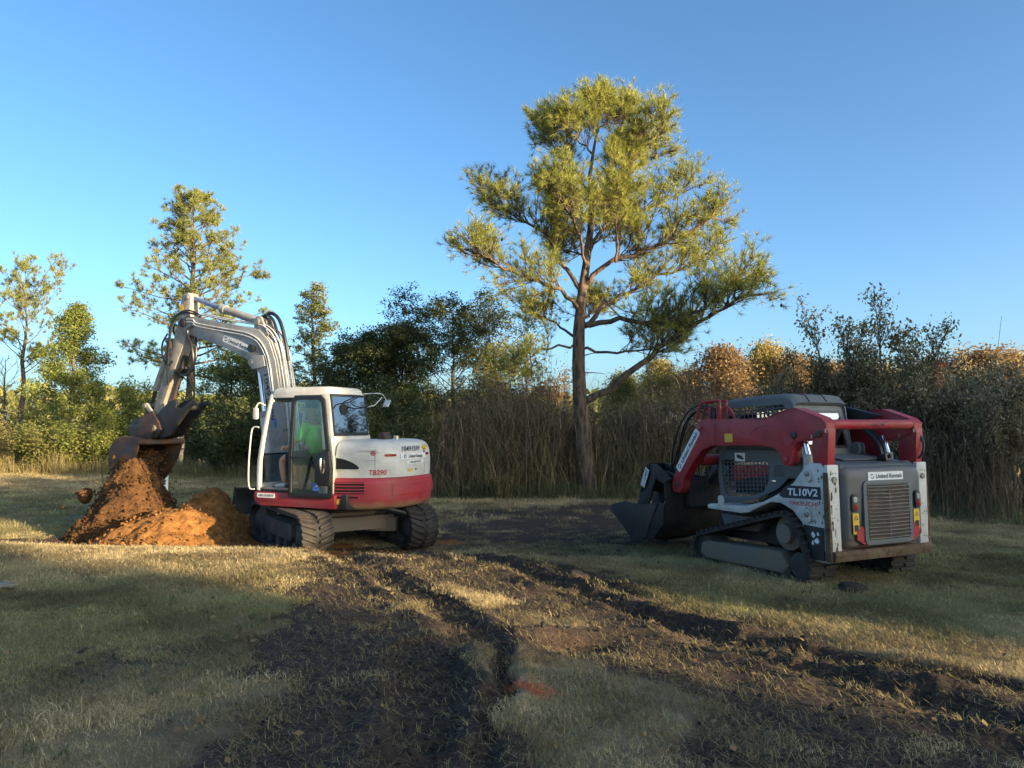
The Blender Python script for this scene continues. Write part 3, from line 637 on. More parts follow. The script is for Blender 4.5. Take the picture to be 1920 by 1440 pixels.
pl = plate('info_decal', .13, .12, .002, 'sticker_blue', door, frame((-.42, 1.109, 1.03), (-1, 0, 0), (0, 0, 1)))
mb = MB(); mb.add([(-.40, 1.113, 1.03), (-.46, 1.113, 1.03), (-.43, 1.113, 1.07)], [(0, 1, 2)]); mb.build('triangle_mark', 'ink_white', pl, flat=True)
mb = MB(); mb.tube(smooth_path([(-.3, 1.10, 1.42), (-.36, 1.12, 1.33), (-.44, 1.13, 1.30)], 5), .01, 6); mb.build('cable', 'hose_black', door)
# grab rail and mirrors
mb = MB(); mb.tube(smooth_path([(.80, 1.05, 1.93), (.90, 1.06, 1.93), (.94, 1.07, 1.80), (.97, 1.08, 1.3), (.95, 1.08, .98), (.86, 1.06, .95)], 5), .013, 8); mb.build('grab_rail', 'pipe_grey', EX)
mb = MB(); mb.tube(smooth_path([(.70, 1.02, 2.28), (.80, 1.05, 2.32), (.84, 1.08, 2.24)], 4), .012, 6); mir = mb.build('mirror', 'white_paint', EX)
mb = MB(Matrix.Translation((.84, 1.08, 2.15))); mb.prism(rounded(.09, .19, .03), 'y', -.02, .02); mb.build('mirror_head', 'white_paint', mir, .01)
mb = MB(); mb.tube(smooth_path([(-.50, .12, 2.47), (-.47, -.3, 2.50), (-.45, -.55, 2.49), (-.44, -.68, 2.40)], 5), .009, 6); mb.tube([(-.52, .08, 2.24), (-.47, -.3, 2.30), (-.44, -.55, 2.44)], .009, 6); mir = mb.build('mirror', 'pipe_grey', EX)
mb = MB(Matrix.Translation((-.44, -.70, 2.34)) @ Matrix.Rotation(R(35), 4, 'X')); mb.box((0, 0, 0), (.12, .02, .15)); mb.build('mirror_head', 'pipe_grey', mir, .01)
# seat and levers
mb = MB(); mb.box((-.18, .55, 1.36), (.48, .50, .12)); mb.box((-.42, .55, 1.66), (.12, .48, .60), Matrix.Rotation(R(-8), 3, 'Y')); mb.box((-.2, .55, 1.12), (.4, .4, .36)); mb.box((-.47, .55, 2.02), (.08, .26, .18)); mb.build('seat', 'black_plastic', cab, .03)
for y in (.30, .82):
    mb = MB(); mb.box((.05, y, 1.42), (.30, .13, .20)); mb.tube([(.14, y, 1.5), (.17, y, 1.66)], [.012, .02], 8); mb.build('console', 'black_plastic', cab, .015)
# --- boom, stick and bucket in their own plane
BM = Matrix.Translation((.95, 0, 0)) @ Matrix.Rotation(R(-5), 4, 'Z')
mb = MB(BM); mb.prism([(-.32, .62), (.18, .62), (.36, .78), (.40, 1.10), (.20, 1.22), (-.10, 1.05), (-.32, .95)], 'y', -.20, .20); mb.cyl((0, 0, .60), (0, 0, 1.1), .13); mb.build('swing_bracket', 'boom_paint', EX, .02)
bp = [(.05, 1.02), (.12, .90), (.28, .86), (.42, .96), (.46, 1.7), (.56, 2.35), (.74, 2.84), (1.06, 3.12), (1.7, 3.38), (2.85, 3.72), (3.02, 3.80), (3.06, 3.93), (2.98, 4.03), (2.84, 4.06), (1.8, 3.85), (1.15, 3.74), (.82, 3.66), (.56, 3.45), (.40, 3.1), (.24, 2.4), (.12, 1.6)]
mb = MB(BM); mb.prism(bp, 'y', -.15, .15); boom = mb.build('boom', 'boom_paint', EX, .010)
mb = MB(BM)
for sy in (-1, 1): mb.prism([(.62, 3.55), (.98, 3.62), (.98, 3.86), (.90, 3.93), (.80, 3.90)], 'y', sy*.10-.02, sy*.10+.02)
mb.prism([(.60, 3.0), (.92, 2.95), (1.06, 3.08), (.98, 3.2), (.66, 3.2)], 'y', -.19, .19)
mb.build('boom_bracket', 'boom_paint', boom, .012)
def bcyl(a, b, r, mat, nm, par, y=0., n=18):
    m = MB(BM); m.cyl((a[0], y, a[1]), (b[0], y, b[1]), r, n); return m.build(nm, mat, par)
def pin(x, z, r, hw, nm, par, mat='brass_grey'):
    m = MB(BM); m.tube([(x, -hw, z), (x, -hw+.01, z), (x, hw-.01, z), (x, hw, z)], [r*.8, r, r, r*.8], 18); return m.build(nm, mat, par)
ac = bcyl((.90, 3.82), (1.95, 4.14), .075, 'boom_paint', 'arm_cylinder', EX); bcyl((1.88, 4.12), (2.0, 4.155), .09, 'boom_paint', 'gland', ac); bcyl((1.98, 4.15), (2.86, 4.43), .045, 'blue_rod', 'rod', ac); pin(.88, 3.82, .06, .16, 'pin', ac); pin(2.88, 4.43, .055, .15, 'pin', ac)
bc = bcyl((.60, .98), (.80, 2.15), .085, 'white_paint', 'boom_cylinder', EX); bcyl((.79, 2.1), (.81, 2.2), .095, 'boom_paint', 'gland', bc); bcyl((.80, 2.15), (.97, 3.08), .042, 'chrome', 'rod', bc); pin(.97, 3.09, .055, .2, 'pin', bc)
# hard pipes along the boom's back and upper edge
back = [(.02, 1.5), (.13, 2.35), (.28, 3.05), (.44, 3.48), (.72, 3.72), (1.12, 3.80), (1.8, 3.92)]
for k, y in enumerate((-.12, -.06, 0, .06, .12)):
    o = .02 if k % 2 else .0; m2 = MB(BM); m2.tube(smooth_path([(x-o*.7, y, z+o) for x, z in back+([(2.5, 4.07)] if k in (1, 3, 4) else [])], 4), .014, 6); m2.build('hydraulic_pipe', 'pipe_grey', boom)
for k, (dz, y) in enumerate(((-.06, .165), (-.115, .165))):
    m2 = MB(BM); m2.tube(smooth_path([(.36-dz*.8, y, 2.55), (.47-dz, y, 3.1), (.64-dz*1.2, y, 3.42+dz*.2), (.95-dz*.2, y, 3.63+dz), (1.3, y, 3.72+dz), (1.9, y, 3.83+dz), (2.5, y, 3.95+dz), (2.62, y, 4.03+dz), (2.8, y, 4.05+dz)], 4), .014, 6); m2.build('hydraulic_pipe', 'pipe_grey', boom)
for z in (1.9, 2.6): 
    m2 = MB(BM); m2.box((.055+(z-1.9)*.19+.05, 0, z), (.06, .32, .03), Matrix.Rotation(R(10), 3, 'Y')); m2.build('pipe_clamp', 'boom_paint', boom, .004)
m2 = MB(BM); m2.tube(smooth_path([(.98, -.05, 3.88), (.75, -.05, 3.98), (.52, -.05, 3.84), (.36, -.05, 3.45), (.28, -.05, 3.1)], 6), .032, 8); m2.tube(smooth_path([(.98, .03, 3.86), (.78, .03, 3.94), (.58, .03, 3.82), (.42, .03, 3.45)], 6), .025, 8); m2.build('hose', 'hose_black', boom)
sign_plate(boom, BM @ frame((1.38, .153, 3.44), (-1, 0, -.35), (-.35, 0, 1)), .80, .13, r=.03)
lettering('10491599', .85, .10, 'ink_black', boom, BM @ frame((.52, .1525, 2.45), (-.26, 0, -1), (-1, 0, .26)), bold=.015)
plate('info_decal', .07, .16, .002, 'sticker_blue', boom, BM @ frame((.36, .151, 2.0), (-1, 0, .2), (.2, 0, 1)))
m2 = MB(BM); m2.tube([(.93, .15, 3.33), (.93, .22, 3.33), (.93, .24, 3.33)], [.05, .07, .07], 20); m2.build('work_light', 'black_plastic', boom)
sp = [(2.78, 4.42), (2.86, 4.52), (2.98, 4.52), (3.06, 4.42), (3.13, 4.05), (3.25, 3.70), (3.84, 2.26), (3.84, 2.10), (3.74, 2.04), (3.65, 2.14), (3.25, 3.0), (2.92, 3.62), (2.80, 3.85), (2.82, 4.05)]
mb = MB(BM); mb.prism(sp, 'y', -.105, .105); stick = mb.build('stick', 'stick_paint', EX, .010); pin(2.92, 3.93, .085, .19, 'pin', stick, 'black_steel'); pin(3.76, 2.14, .06, .18, 'pin', stick)
plate('warning_decal', .10, .16, .002, 'sticker_yellow', stick, BM @ frame((3.02, .122, 4.22), (-1, 0, .3), (.3, 0, 1)))
kc = bcyl((3.46, 3.60), (3.95, 2.66), .065, 'stick_paint', 'bucket_cylinder', EX); bcyl((3.95, 2.66), (4.06, 2.36), .036, 'black_steel', 'rod', kc); pin(3.45, 3.62, .055, .14, 'pin', kc); pin(4.03, 2.34, .05, .2, 'pin', kc)
for sy in (-1, 1):
    m2 = MB(BM); m2.prism([(4.00, 2.40), (4.08, 2.34), (3.86, 2.18), (3.78, 2.22)], 'y', sy*.15-.02, sy*.15+.02); m2.build('link', 'stick_paint', kc, .008)
m2 = MB(BM); m2.prism([(3.98, 2.36), (4.09, 2.34), (4.20, 2.02), (4.09, 2.0)], 'y', -.10, .10); m2.build('link', 'coupler_steel', kc, .01)
mb = MB(BM)
for sy in (-1, 1): mb.prism([(4.30, 2.08), (4.45, 2.02), (4.50, 1.86), (4.38, 1.72), (3.6, 1.70), (3.46, 1.86), (3.55, 2.02), (3.76, 2.24), (3.9, 2.2), (4.1, 2.12)], 'y', sy*.17-.035, sy*.17+.035)
mb.box((3.95, 0, 1.80), (.8, .3, .12)); cpl = mb.build('quick_coupler', 'coupler_steel', EX, .015); pin(4.34, 1.9, .06, .24, 'pin', cpl); pin(3.66, 1.9, .06, .24, 'pin', cpl)
# hydraulic thumb folded up along the back of the stick
th = [(3.72, 1.84), (3.78, 2.0), (3.55, 2.24), (3.30, 2.40), (3.10, 2.46), (3.04, 2.38), (3.08, 2.30), (2.90, 2.28), (2.66, 2.42), (2.50, 2.42), (2.44, 2.36), (2.60, 2.33), (2.72, 2.24), (3.0, 1.98), (3.2, 1.76), (3.5, 1.70)]
mb = MB(BM)
for sy in (-1, 1): mb.prism(th, 'y', sy*.14-.03, sy*.14+.03)
mb.tube([(3.3, -.14, 2.1), (3.3, .14, 2.1)], .09, 10); mb.tube([(2.75, -.14, 2.3), (2.75, .14, 2.3)], .06, 10); mb.build('thumb', 'black_steel', EX, .012)
tc = bcyl((3.02, 3.30), (3.20, 2.85), .06, 'black_steel', 'thumb_cylinder', EX); bcyl((3.2, 2.85), (3.42, 2.36), .04, 'coupler_steel', 'rod', tc)
m2 = MB(BM); m2.box((3.06, 0, 3.02), (.26, .30, .06), Matrix.Rotation(R(25), 3, 'Y')); m2.build('clamp', 'black_steel', tc, .01)
def hose(pts, r=.02): m = MB(BM); m.tube(smooth_path(pts, 6), r, 8); return m.build('hose', 'hose_black', stick)
hose([(2.5, .16, 4.05), (2.85, .2, 4.12), (3.1, .24, 3.98), (3.2, .24, 3.6), (3.3, .2, 3.1), (3.36, .14, 2.75)])
hose([(2.5, .10, 4.06), (2.85, .14, 4.17), (3.16, .2, 4.02), (3.26, .22, 3.6), (3.36, .18, 3.15)], .017)
hose([(2.62, .17, 3.85), (2.7, .22, 3.72), (2.55, .22, 3.40), (2.55, .2, 3.12), (2.75, .16, 2.92), (3.02, .12, 2.95)], .026)
hose([(2.66, .05, 3.80), (2.6, .1, 3.55), (2.58, .12, 3.2), (2.85, .1, 2.95), (3.05, .05, 3.05)], .022)
hose([(3.38, .16, 3.75), (3.48, .2, 3.55), (3.44, .22, 3.30), (3.3, .2, 3.12), (3.22, .16, 3.2)], .018)
hose([(3.1, .0, 2.9), (2.85, 0, 2.7), (2.82, 0, 2.48), (3.0, 0, 2.42), (3.15, 0, 2.5)], .014)
hose([(3.4, -.05, 3.7), (3.5, -.05, 3.82), (3.42, -.02, 3.95), (3.3, .0, 3.9)], .018)
m2 = MB(BM); m2.box((3.36, .14, 3.52), (.10, .05, .16)); m2.box((3.34, .14, 3.36), (.06, .05, .08)); m2.build('valve_block', 'coupler_steel', stick, .008)
# bucket: side plates and curled shell, mouth turned down towards the machine
def arcpts(c, r, a0, a1, n): return [(c[0]+r*math.cos(R(a0+(a1-a0)*k/n)), c[1]+r*math.sin(R(a0+(a1-a0)*k/n))) for k in range(n+1)]
shell = [(3.72, 1.66), (3.95, 1.70), (4.28, 1.74)]+arcpts((4.27, 1.30), .43, 78, -62, 9)+[(4.30, .80)]
mb = MB(BM); rings = []
for y in (-.47, .47): pass
V = []; n = len(shell)
for y in (-.46, .46):
    V += [(x, y, z) for x, z in shell]
inner = []
for i, (x, z) in enumerate(shell):
    a = Vector(shell[max(i-1, 0)]); b = Vector(shell[min(i+1, n-1)]); d = (b-a).normalized(); inner.append((x+d.y*.025, z-d.x*.025))
for y in (-.46, .46): V += [(x, y, z) for x, z in inner]
F = [(i, i+1, n+i+1, n+i) for i in range(n-1)]+[(2*n+i, 2*n+i+1, 3*n+i+1, 3*n+i) for i in range(n-1)]
F += [(i, i+1, 2*n+i+1, 2*n+i) for i in range(n-1)]+[(n+i, n+i+1, 3*n+i+1, 3*n+i) for i in range(n-1)]+[(0, n, 3*n, 2*n), (n-1, 2*n-1, 4*n-1, 3*n-1)]
mb.add(V, F); bucket = mb.build('bucket', 'bucket_steel', EX, ang=40)
side = shell+[(4.12, .95), (3.86, 1.25), (3.74, 1.5)]
for y in (-.475, .46):
    m2 = MB(BM); m2.prism(side, 'y', y, y+.022); m2.build('side_plate', 'bucket_steel', bucket, .005)
m2 = MB(BM); m2.tube([(3.76, -.50, 1.63), (3.76, .50, 1.63)], .06, 12); m2.build('torsion_tube', 'bucket_steel', bucket)
m2 = MB(BM); m2.box((4.27, 0, .80), (.16, .94, .035), Matrix.Rotation(R(-62), 3, 'Y')); m2.build('cutting_edge', 'bucket_steel', bucket, .006)
for sy in (-1, 1):
    m2 = MB(BM); m2.prism([(3.70, 1.68), (3.64, 1.95), (3.76, 1.98), (4.30, 1.96), (4.42, 1.90), (4.36, 1.70)], 'y', sy*.23-.02, sy*.23+.02); m2.build('ear', 'coupler_steel', bucket, .008)

# ================================================================ operator in the cab
plain('skin', (.42, .24, .16), .55, 0, .15); plain('shirt_green', (.17, .80, .04), .75, 0, .12, 14); plain('shorts_dark', (.02, .022, .03), .85); plain('shoe_white', (.50, .48, .45), .7); plain('hair_brown', (.05, .03, .02), .8); plain('sock_grey', (.4, .4, .4), .9)
def skin_mesh(name, verts, edges, mat, parent, root=0, sub=2):
    """verts: (x, y, z, rx, ry)"""
    me = bpy.data.meshes.new(name); me.from_pydata([v[:3] for v in verts], edges, []); o = link(name, me, mat, parent)
    o.modifiers.new('skin', 'SKIN').use_smooth_shade = True; o.modifiers.new('sub', 'SUBSURF').levels = sub; o.modifiers['sub'].render_levels = sub
    if not me.skin_vertices: me.skin_vertices.new()
    for sv, v in zip(me.skin_vertices[0].data, verts): sv.radius = (v[3], v[4] if len(v) > 4 else v[3])
    me.skin_vertices[0].data[root].use_root = True
    return o
MAN = thing('person', 'seated machine operator in a neon green shirt and white shoes inside the excavator cab', 'person', (-2.88-.2*.906-.13*.423, 12.4+.2*.423-.13*.906, -.35), R(155))
y0 = .56
V = [(-.22, y0, 1.50, .15, .13), (-.23, y0, 1.66, .14, .11), (-.22, y0, 1.82, .155, .115), (-.20, y0, 1.96, .13, .10), (-.18, y0, 2.05, .055), (-.16, y0, 2.12, .06), (-.14, y0, 2.21, .095, .085), (-.13, y0, 2.30, .075, .07),
     (-.19, y0+.17, 1.96, .065), (-.10, y0+.22, 1.74, .05), (.13, y0+.22, 1.60, .038), (.18, y0+.23, 1.60, .033), (-.19, y0-.17, 1.96, .065), (-.10, y0-.22, 1.74, .05), (.13, y0-.22, 1.60, .038), (.18, y0-.23, 1.60, .033),
     (-.14, y0+.10, 1.46, .10), (.20, y0+.14, 1.46, .075), (.30, y0+.15, 1.40, .062), (.26, y0+.16, 1.22, .056), (.22, y0+.17, 1.04, .038), (-.14, y0-.10, 1.46, .10), (.20, y0-.14, 1.46, .075), (.30, y0-.15, 1.40, .062), (.28, y0-.16, 1.22, .056), (.26, y0-.17, 1.04, .038)]
E_ = [(0, 1), (1, 2), (2, 3), (3, 4), (4, 5), (5, 6), (6, 7), (3, 8), (8, 9), (9, 10), (10, 11), (3, 12), (12, 13), (13, 14), (14, 15), (0, 16), (16, 17), (17, 18), (18, 19), (19, 20), (0, 21), (21, 22), (22, 23), (23, 24), (24, 25)]
skin_mesh('body', V, E_, 'skin', MAN)
g = lambda v, k: (v[0], v[1], v[2], v[3]*k, (v[4] if len(v) > 4 else v[3])*k)
sh = [(-.22, y0, 1.47, .165, .145), g(V[1], 1.14), g(V[2], 1.12), (-.20, y0, 1.97, .13, .10), g(V[8], 1.22), (-.15, y0+.20, 1.83, .075), (-.08, y0+.225, 1.71, .075), g(V[12], 1.22), (-.15, y0-.20, 1.83, .075), (-.08, y0-.225, 1.71, .075)]
skin_mesh('shirt', sh, [(0, 1), (1, 2), (2, 3), (3, 4), (4, 5), (5, 6), (3, 7), (7, 8), (8, 9)], 'shirt_green', MAN)
so = [(-.22, y0, 1.46, .165, .14), (-.14, y0+.10, 1.46, .115), (.10, y0+.13, 1.465, .098), (.24, y0+.14, 1.45, .088), (-.14, y0-.10, 1.46, .115), (.10, y0-.13, 1.465, .098), (.24, y0-.14, 1.45, .088)]
skin_mesh('shorts', so, [(0, 1), (1, 2), (2, 3), (0, 4), (4, 5), (5, 6)], 'shorts_dark', MAN)
for dy, ax in ((.17, .22), (-.17, .26)):
    skin_mesh('shoe', [(ax-.03, y0+dy, 1.02, .045), (ax+.03, y0+dy, 1.005, .045), (ax+.12, y0+dy, .995, .04), (ax+.20, y0+dy, .99, .03)], [(0, 1), (1, 2), (2, 3)], 'shoe_white', MAN)
    fy = y0+(dy/abs(dy))*.235
    for k in range(4): skin_mesh('finger', [(.19, fy-.03+k*.02, 1.605, .010), (.215, fy-.03+k*.02, 1.615, .009), (.222, fy-.03+k*.02, 1.59, .008), (.205, fy-.03+k*.02, 1.575, .007)], [(0, 1), (1, 2), (2, 3)], 'skin', MAN, sub=1)
    skin_mesh('thumb', [(.165, fy+.02, 1.62, .011), (.185, fy+.035, 1.63, .010), (.205, fy+.03, 1.635, .008)], [(0, 1), (1, 2)], 'skin', MAN, sub=1)
hc = Vector((-.145, y0, 2.245)); mb = MB(); rings = []
for k in range(6):
    a = R(-12+k*19); rr = math.cos(a); rings.append([(hc.x-.012+.108*rr*math.cos(b), hc.y+.098*rr*math.sin(b), hc.z+.02+.105*math.sin(a)) for b in (2*math.pi*i/16 for i in range(16))])
mb.loft(rings); mb.build('cap', 'shorts_dark', MAN, ang=60)
mb = MB(); mb.box((-.02, y0, 2.245), (.10, .13, .012)); mb.build('cap_brim', 'shorts_dark', MAN, .004)
mb = MB(); mb.loft([[(-.05, y0-.012, 2.215), (-.05, y0+.012, 2.215), (-.055, y0, 2.20)], [(-.025, y0-.016, 2.175), (-.025, y0+.016, 2.175), (-.05, y0, 2.165)]]); mb.build('nose', 'skin', MAN)
for sy in (-1, 1):
    mb = MB(); mb.tube([(-.14, y0+sy*.085, 2.22), (-.145, y0+sy*.10, 2.20), (-.14, y0+sy*.088, 2.165)], [.012, .018, .010], 8); mb.build('ear', 'skin', MAN)
    mb = MB(); mb.tube([(-.055, y0+sy*.035, 2.215), (-.05, y0+sy*.035, 2.215)], .011, 8); mb.build('eye', 'hair_brown', MAN)
mb = MB(); mb.box((-.052, y0, 2.145), (.012, .05, .008)); mb.build('mouth', 'ink_red', MAN)
# ================================================================ COMPACT TRACK LOADER
LD = thing('track_loader', 'worn red, white and grey track loader with black grapple bucket parked on the lawn', 'track loader', (3.77, 9.65, -.135), R(115.5))
LD.rotation_euler[1] = R(1.6); LD.scale = (1, .935, 1); LD.location.x -= .059; LD.location.y -= .028
for sy in (1, -1):
    y0, y1 = (.50, .95) if sy > 0 else (-.95, -.50); ym = (y0+y1)/2; yo = y1 if sy > 0 else y0
    make_track(LD, None, [(.83, .135, .23), (-.80, .125, .22), (-.59, .45, .285)], y0, y1, .10, .03, 'rubber_track', 'rubber', 'rubber', False)
    mb = MB(); mb.prism([(.80, .0), (-.55, .0), (-.64, .09), (-.52, .25), (-.3, .25), (.74, .235), (.87, .20), (.90, .06)], 'y', *sorted((ym-sy*.12, yo-sy*.03))); tf = mb.build('track_frame', 'frame_tan', LD, .03, 3)
    for k in range(4):
        x = .5-k*.36; m2 = MB(); m2.tube([(x, ym-.18, .03), (x, ym-.17, .03), (x, ym+.17, .03), (x, ym+.18, .03)], [.07, .08, .08, .07], 18); m2.build('roller', 'track_grey', tf)
    m2 = MB(); m2.tube([(-.60, ym-.12, .47), (-.60, ym+sy*.10, .47), (-.60, ym+sy*.12, .47), (-.60, ym+sy*.20, .47)], [.20, .20, .12, .11], 24); m2.build('sprocket', 'frame_tan', tf)
    m2 = MB(); m2.tube([(.83, ym-.16, .135), (.83, ym+.16, .135)], .165, 24); m2.build('idler', 'track_grey', tf)
    m2 = MB(); m2.tube([(-.80, ym-.16, .125), (-.80, ym+.16, .125)], .15, 24); m2.build('idler', 'track_grey', tf)
mb = MB(); mb.prism([(1.0, .35), (.9, .25), (-.95, .25), (-1.1, .35), (-1.1, 1.15), (-.5, 1.15), (.3, .72), (.95, .68)], 'y', -.47, .47); mb.build('chassis', 'black_steel', LD, .015)
mb = MB(); mb.prism([(.78, .58), (.70, .38), (.10, .40), (-.05, .58)], 'y', .47, .62); mb.prism([(.78, .58), (.70, .38), (.10, .40), (-.05, .58)], 'y', -.62, -.47); mb.build('track_mount', 'cab_grey', LD, .01)
# white flanks with the arch over the drive sprocket
fl = [(.78, .66), (.79, .70), (.74, .725), (.20, .73), (.05, .745), (-.25, .82), (-.48, .92), (-.72, 1.06), (-.90, 1.25), (-.97, 1.30), (-1.12, 1.30), (-1.19, 1.24), (-1.19, .20), (-.94, .20), (-.905, .42), (-.83, .62), (-.70, .75), (-.52, .82), (-.36, .82), (-.15, .74), (.02, .665), (.15, .645)]
for sy in (1, -1):
    mb = MB(); mb.prism(fl, 'y', *sorted((sy*.50, sy*.86))); fk = mb.build('flank', 'loader_white', LD, .008)
    if sy < 0: continue
    m2 = MB(); m2.prism([(-.935, .22), (-1.14, .22), (-1.15, .585), (-.86, .60), (-.90, .42)], 'y', .861, .874); m2.build('access_cover', 'black_steel', fk, .012)
    m2 = MB(); pass
    for ch in ([(-.97, .51), (-1.0, .535), (-1.03, .50), (-1.02, .47), (-.99, .465)], [(-1.05, .52), (-1.07, .535), (-1.09, .50), (-1.06, .49)], [(-1.03, .455), (-1.06, .47), (-1.085, .43), (-1.06, .40), (-1.03, .41), (-1.01, .43)], [(-.985, .43), (-1.0, .44), (-1.005, .39), (-.985, .38), (-.975, .40)]):
        m2 = MB(); m2.prism(ch, 'y', .8745, .876); m2.build('paint_chip', 'ink_white', fk, flat=True)
    m2 = MB(); m2.prism([(-.50, .915), (-.62, 1.035), (-1.12, 1.035), (-1.12, .895), (-.56, .885)], 'y', .861, .864); dp = m2.build('model_decal', 'ink_black', fk)
    lettering('TL10V2', .44, .085, 'ink_white', dp, frame((-.86, .8665, .965), (-1, 0, .02), (0, 0, 1)), bold=.03, shear=.1)
    lettering('TAKEUCHI', .42, .048, 'ink_red', fk, frame((-.86, .8625, .835), (-1, 0, .02), (0, 0, 1)), bold=.015)
    lettering('199', .10, .055, 'ink_black', fk, frame((-.99, .8625, .64), (-1, 0, .06), (0, 0, 1)), bold=-.005)
    for x, z in ((-.93, .70), (-.96, 1.16)):
        m2 = MB(); m2.prism(rounded(.085, .15, .04, 5), 'y', .86, .885); m2.M = Matrix.Translation((x, 0, z)); ey = m2.build('tie_eye', 'loader_white', fk, .006); m3 = MB(); m3.tube([(x, .88, z+.02), (x, .90, z+.02), (x, .905, z+.02)], [.03, .03, .02], 14); m3.build('bolt', 'brass_grey', ey)
    m2 = MB(); m2.prism(rounded(.10, .14, .045, 5), 'y', .80, .835); m2.M = Matrix.Translation((.56, 0, .775)); m2.build('step_eye', 'loader_white', fk, .01)
# rear corner posts
for sy in (1, -1):
    mb = MB(); mb.prism([(sy*.70, .30), (sy*.70, 1.285), (sy*.885, 1.285), (sy*.885, .22), (sy*.78, .22)], 'x', -1.245, -1.195); cp = mb.build('corner_post', 'loader_white', LD, .012)
    m2 = MB(); m2.tube([(-1.245, sy*.79, 1.12), (-1.265, sy*.79, 1.12)], .035, 8); m2.build('bolt', 'brass_grey', cp)
    m2 = MB(); m2.prism([(sy*.87, .22), (sy*.892, .22), (sy*.892, 1.0), (sy*.885, 1.2), (sy*.868, .9), (sy*.862, .6), (sy*.85, .4)], 'x', -1.249, -1.18); m2.build('rust_edge', 'rust_tan', cp)
    for k, (yy, z) in enumerate(((.76, 1.19), (.80, 1.19), (.84, 1.18), (.77, .80), (.80, .70), (.76, .68), (.84, .70), (.77, .42), (.81, .42))):
        m2 = MB(); m2.tube([(-1.2465, sy*yy, z), (-1.2475, sy*yy, z)], .008, 8); m2.build('bolt_hole', 'dark_void', cp)
rr = random.Random(5)
for k in range(11):
    z = .30+k*.085+rr.uniform(-.02, .02); yy = .86-rr.uniform(0, .10); L_ = rr.uniform(.03, .11); wd = rr.uniform(.006, .02)
    m2 = MB(); m2.prism([(yy, z), (yy-wd, z+L_*.4), (yy-wd*.4, z+L_), (yy+wd*.6, z+L_*.8), (yy+wd, z+L_*.2)], 'x', -1.2485, -1.2465); m2.build('rust_streak', 'rust_tan', LD, flat=True)
for k in range(12):
    z = .62+rr.uniform(0, .62); x = -1.185+rr.uniform(0, .16)**1.3; L_ = rr.uniform(.02, .09); wd = rr.uniform(.008, .03)
    m2 = MB(); m2.prism([(x, z), (x+wd, z+L_*.3), (x+wd*.5, z+L_), (x-wd*.2, z+L_*.7)], 'y', .8605, .8618); m2.build('rust_streak', 'rust_tan', LD, flat=True)
# rear door with grille
def rd(y0, y1, z0, z1): return None
mb = MB(); rings = []
for x, o in ((-1.08, 0), (-1.20, 0), (-1.26, .012), (-1.295, .035), (-1.31, .07)):
    rings.append([(x+.03*(z < -.35), y, z+.80) for y, z in rounded(1.38-2*o, .93-2*o, .09, 5)])
mb.loft(rings); rear_door = mb.build('rear_door', 'loader_grey', LD, ang=40)
mb = MB(); mb.M = Matrix.Translation((-1.318, -.03, .74)); 
o1, i1 = rounded(.86, .72, .07, 4), rounded(.74, .61, .03, 4); n = len(o1)
V = [(q, y, z) for q in (.02, -.012) for P_ in (o1, i1) for y, z in P_]; F = []
for i in range(n):
    j = (i+1) % n; F += [(i, j, n+j, n+i), (2*n+i, 2*n+j, 3*n+j, 3*n+i), (i, j, 2*n+j, 2*n+i), (n+i, n+j, 3*n+j, 3*n+i)]
mb.add(V, F); gr = mb.build('grille_frame', 'cab_grey', rear_door, .006)
mb = MB(); mb.box((-1.313, -.03, .74), (.012, .75, .62)); mb.build('radiator', 'dark_void', rear_door)
mb = MB(); mb.box((-1.3205, -.03, .74), (.004, .73, .60)); mb.build('radiator_core', 'coupler_steel', rear_door)
for k in range(15):
    z = .455+k*.041; m2 = MB(); m2.tube([(-1.338, -.40, z), (-1.345, -.03, z-.004), (-1.338, .34, z)], .0065, 6); m2.build('grille_bar', 'brass_grey', gr)
m2 = MB(); m2.tube([(-1.346, -.03, .44), (-1.346, -.03, 1.045)], .005, 6); m2.build('grille_bar', 'brass_grey', gr)
# number-free panel above, reflectors, lamps, labels
sign_plate(rear_door, frame((-1.312, -.02, 1.145), (0, -1, 0), (0, 0, 1)), .62, .095, r=.006)
for sy in (1, -1):
    yy = .56*sy-.01; m2 = MB(); m2.prism(rounded(.10, .20, .045, 5), 'x', -1.33, -1.30); m2.M = Matrix.Translation((0, yy, .86)); lp = m2.build('tail_lamp', 'black_steel', rear_door, .008)
    for z, mt in ((.895, 'lens_clear'), (.815, 'lens_red')): m3 = MB(); m3.prism(rounded(.062, .066, .028, 5), 'x', -1.337, -1.33); m3.M = Matrix.Translation((0, yy, z)); m3.build('lens', mt, lp, .006)
    pl = plate('warning_decal', .105, .23, .003, 'sticker_yellow', rear_door, frame((-1.311, yy-.02*sy, .63), (0, -1, 0), (0, 0, 1)))
    m3 = MB(frame((-1.3155, yy-.02*sy, .69), (0, -1, 0), (0, 0, 1))); m3.add([(-.035, -.02, 0), (.035, -.02, 0), (0, .03, 0), (-.02, -.012, 0), (.02, -.012, 0), (0, .015, 0)], [(0, 1, 4, 3), (1, 2, 5, 4), (2, 0, 3, 5)]); m3.prism(rounded(.07, .07, .01), 'z', -.001, .0005); m3.V[6:] = [(x, y-.11, z) for x, y, z in m3.V[6:]]; m3.build('warning_symbol', 'ink_black', pl, flat=True)
    m3 = MB(); m3.prism([(sy*.39-.03, .56), (sy*.30-.03, .385), (sy*.42-.03, .385), (sy*.55-.03, .45), (sy*.56-.03, .54), (sy*.47-.03, .60)], 'x', -1.315, -1.309); m3.build('red_decal', 'arm_red', rear_door)
mb = MB(); mb.prism([(-1.04, .22), (-1.28, .22), (-1.30, .30), (-1.28, .335), (-1.04, .335)], 'y', -.86, .86); mb.build('bumper', 'rust_tan', LD, .01)
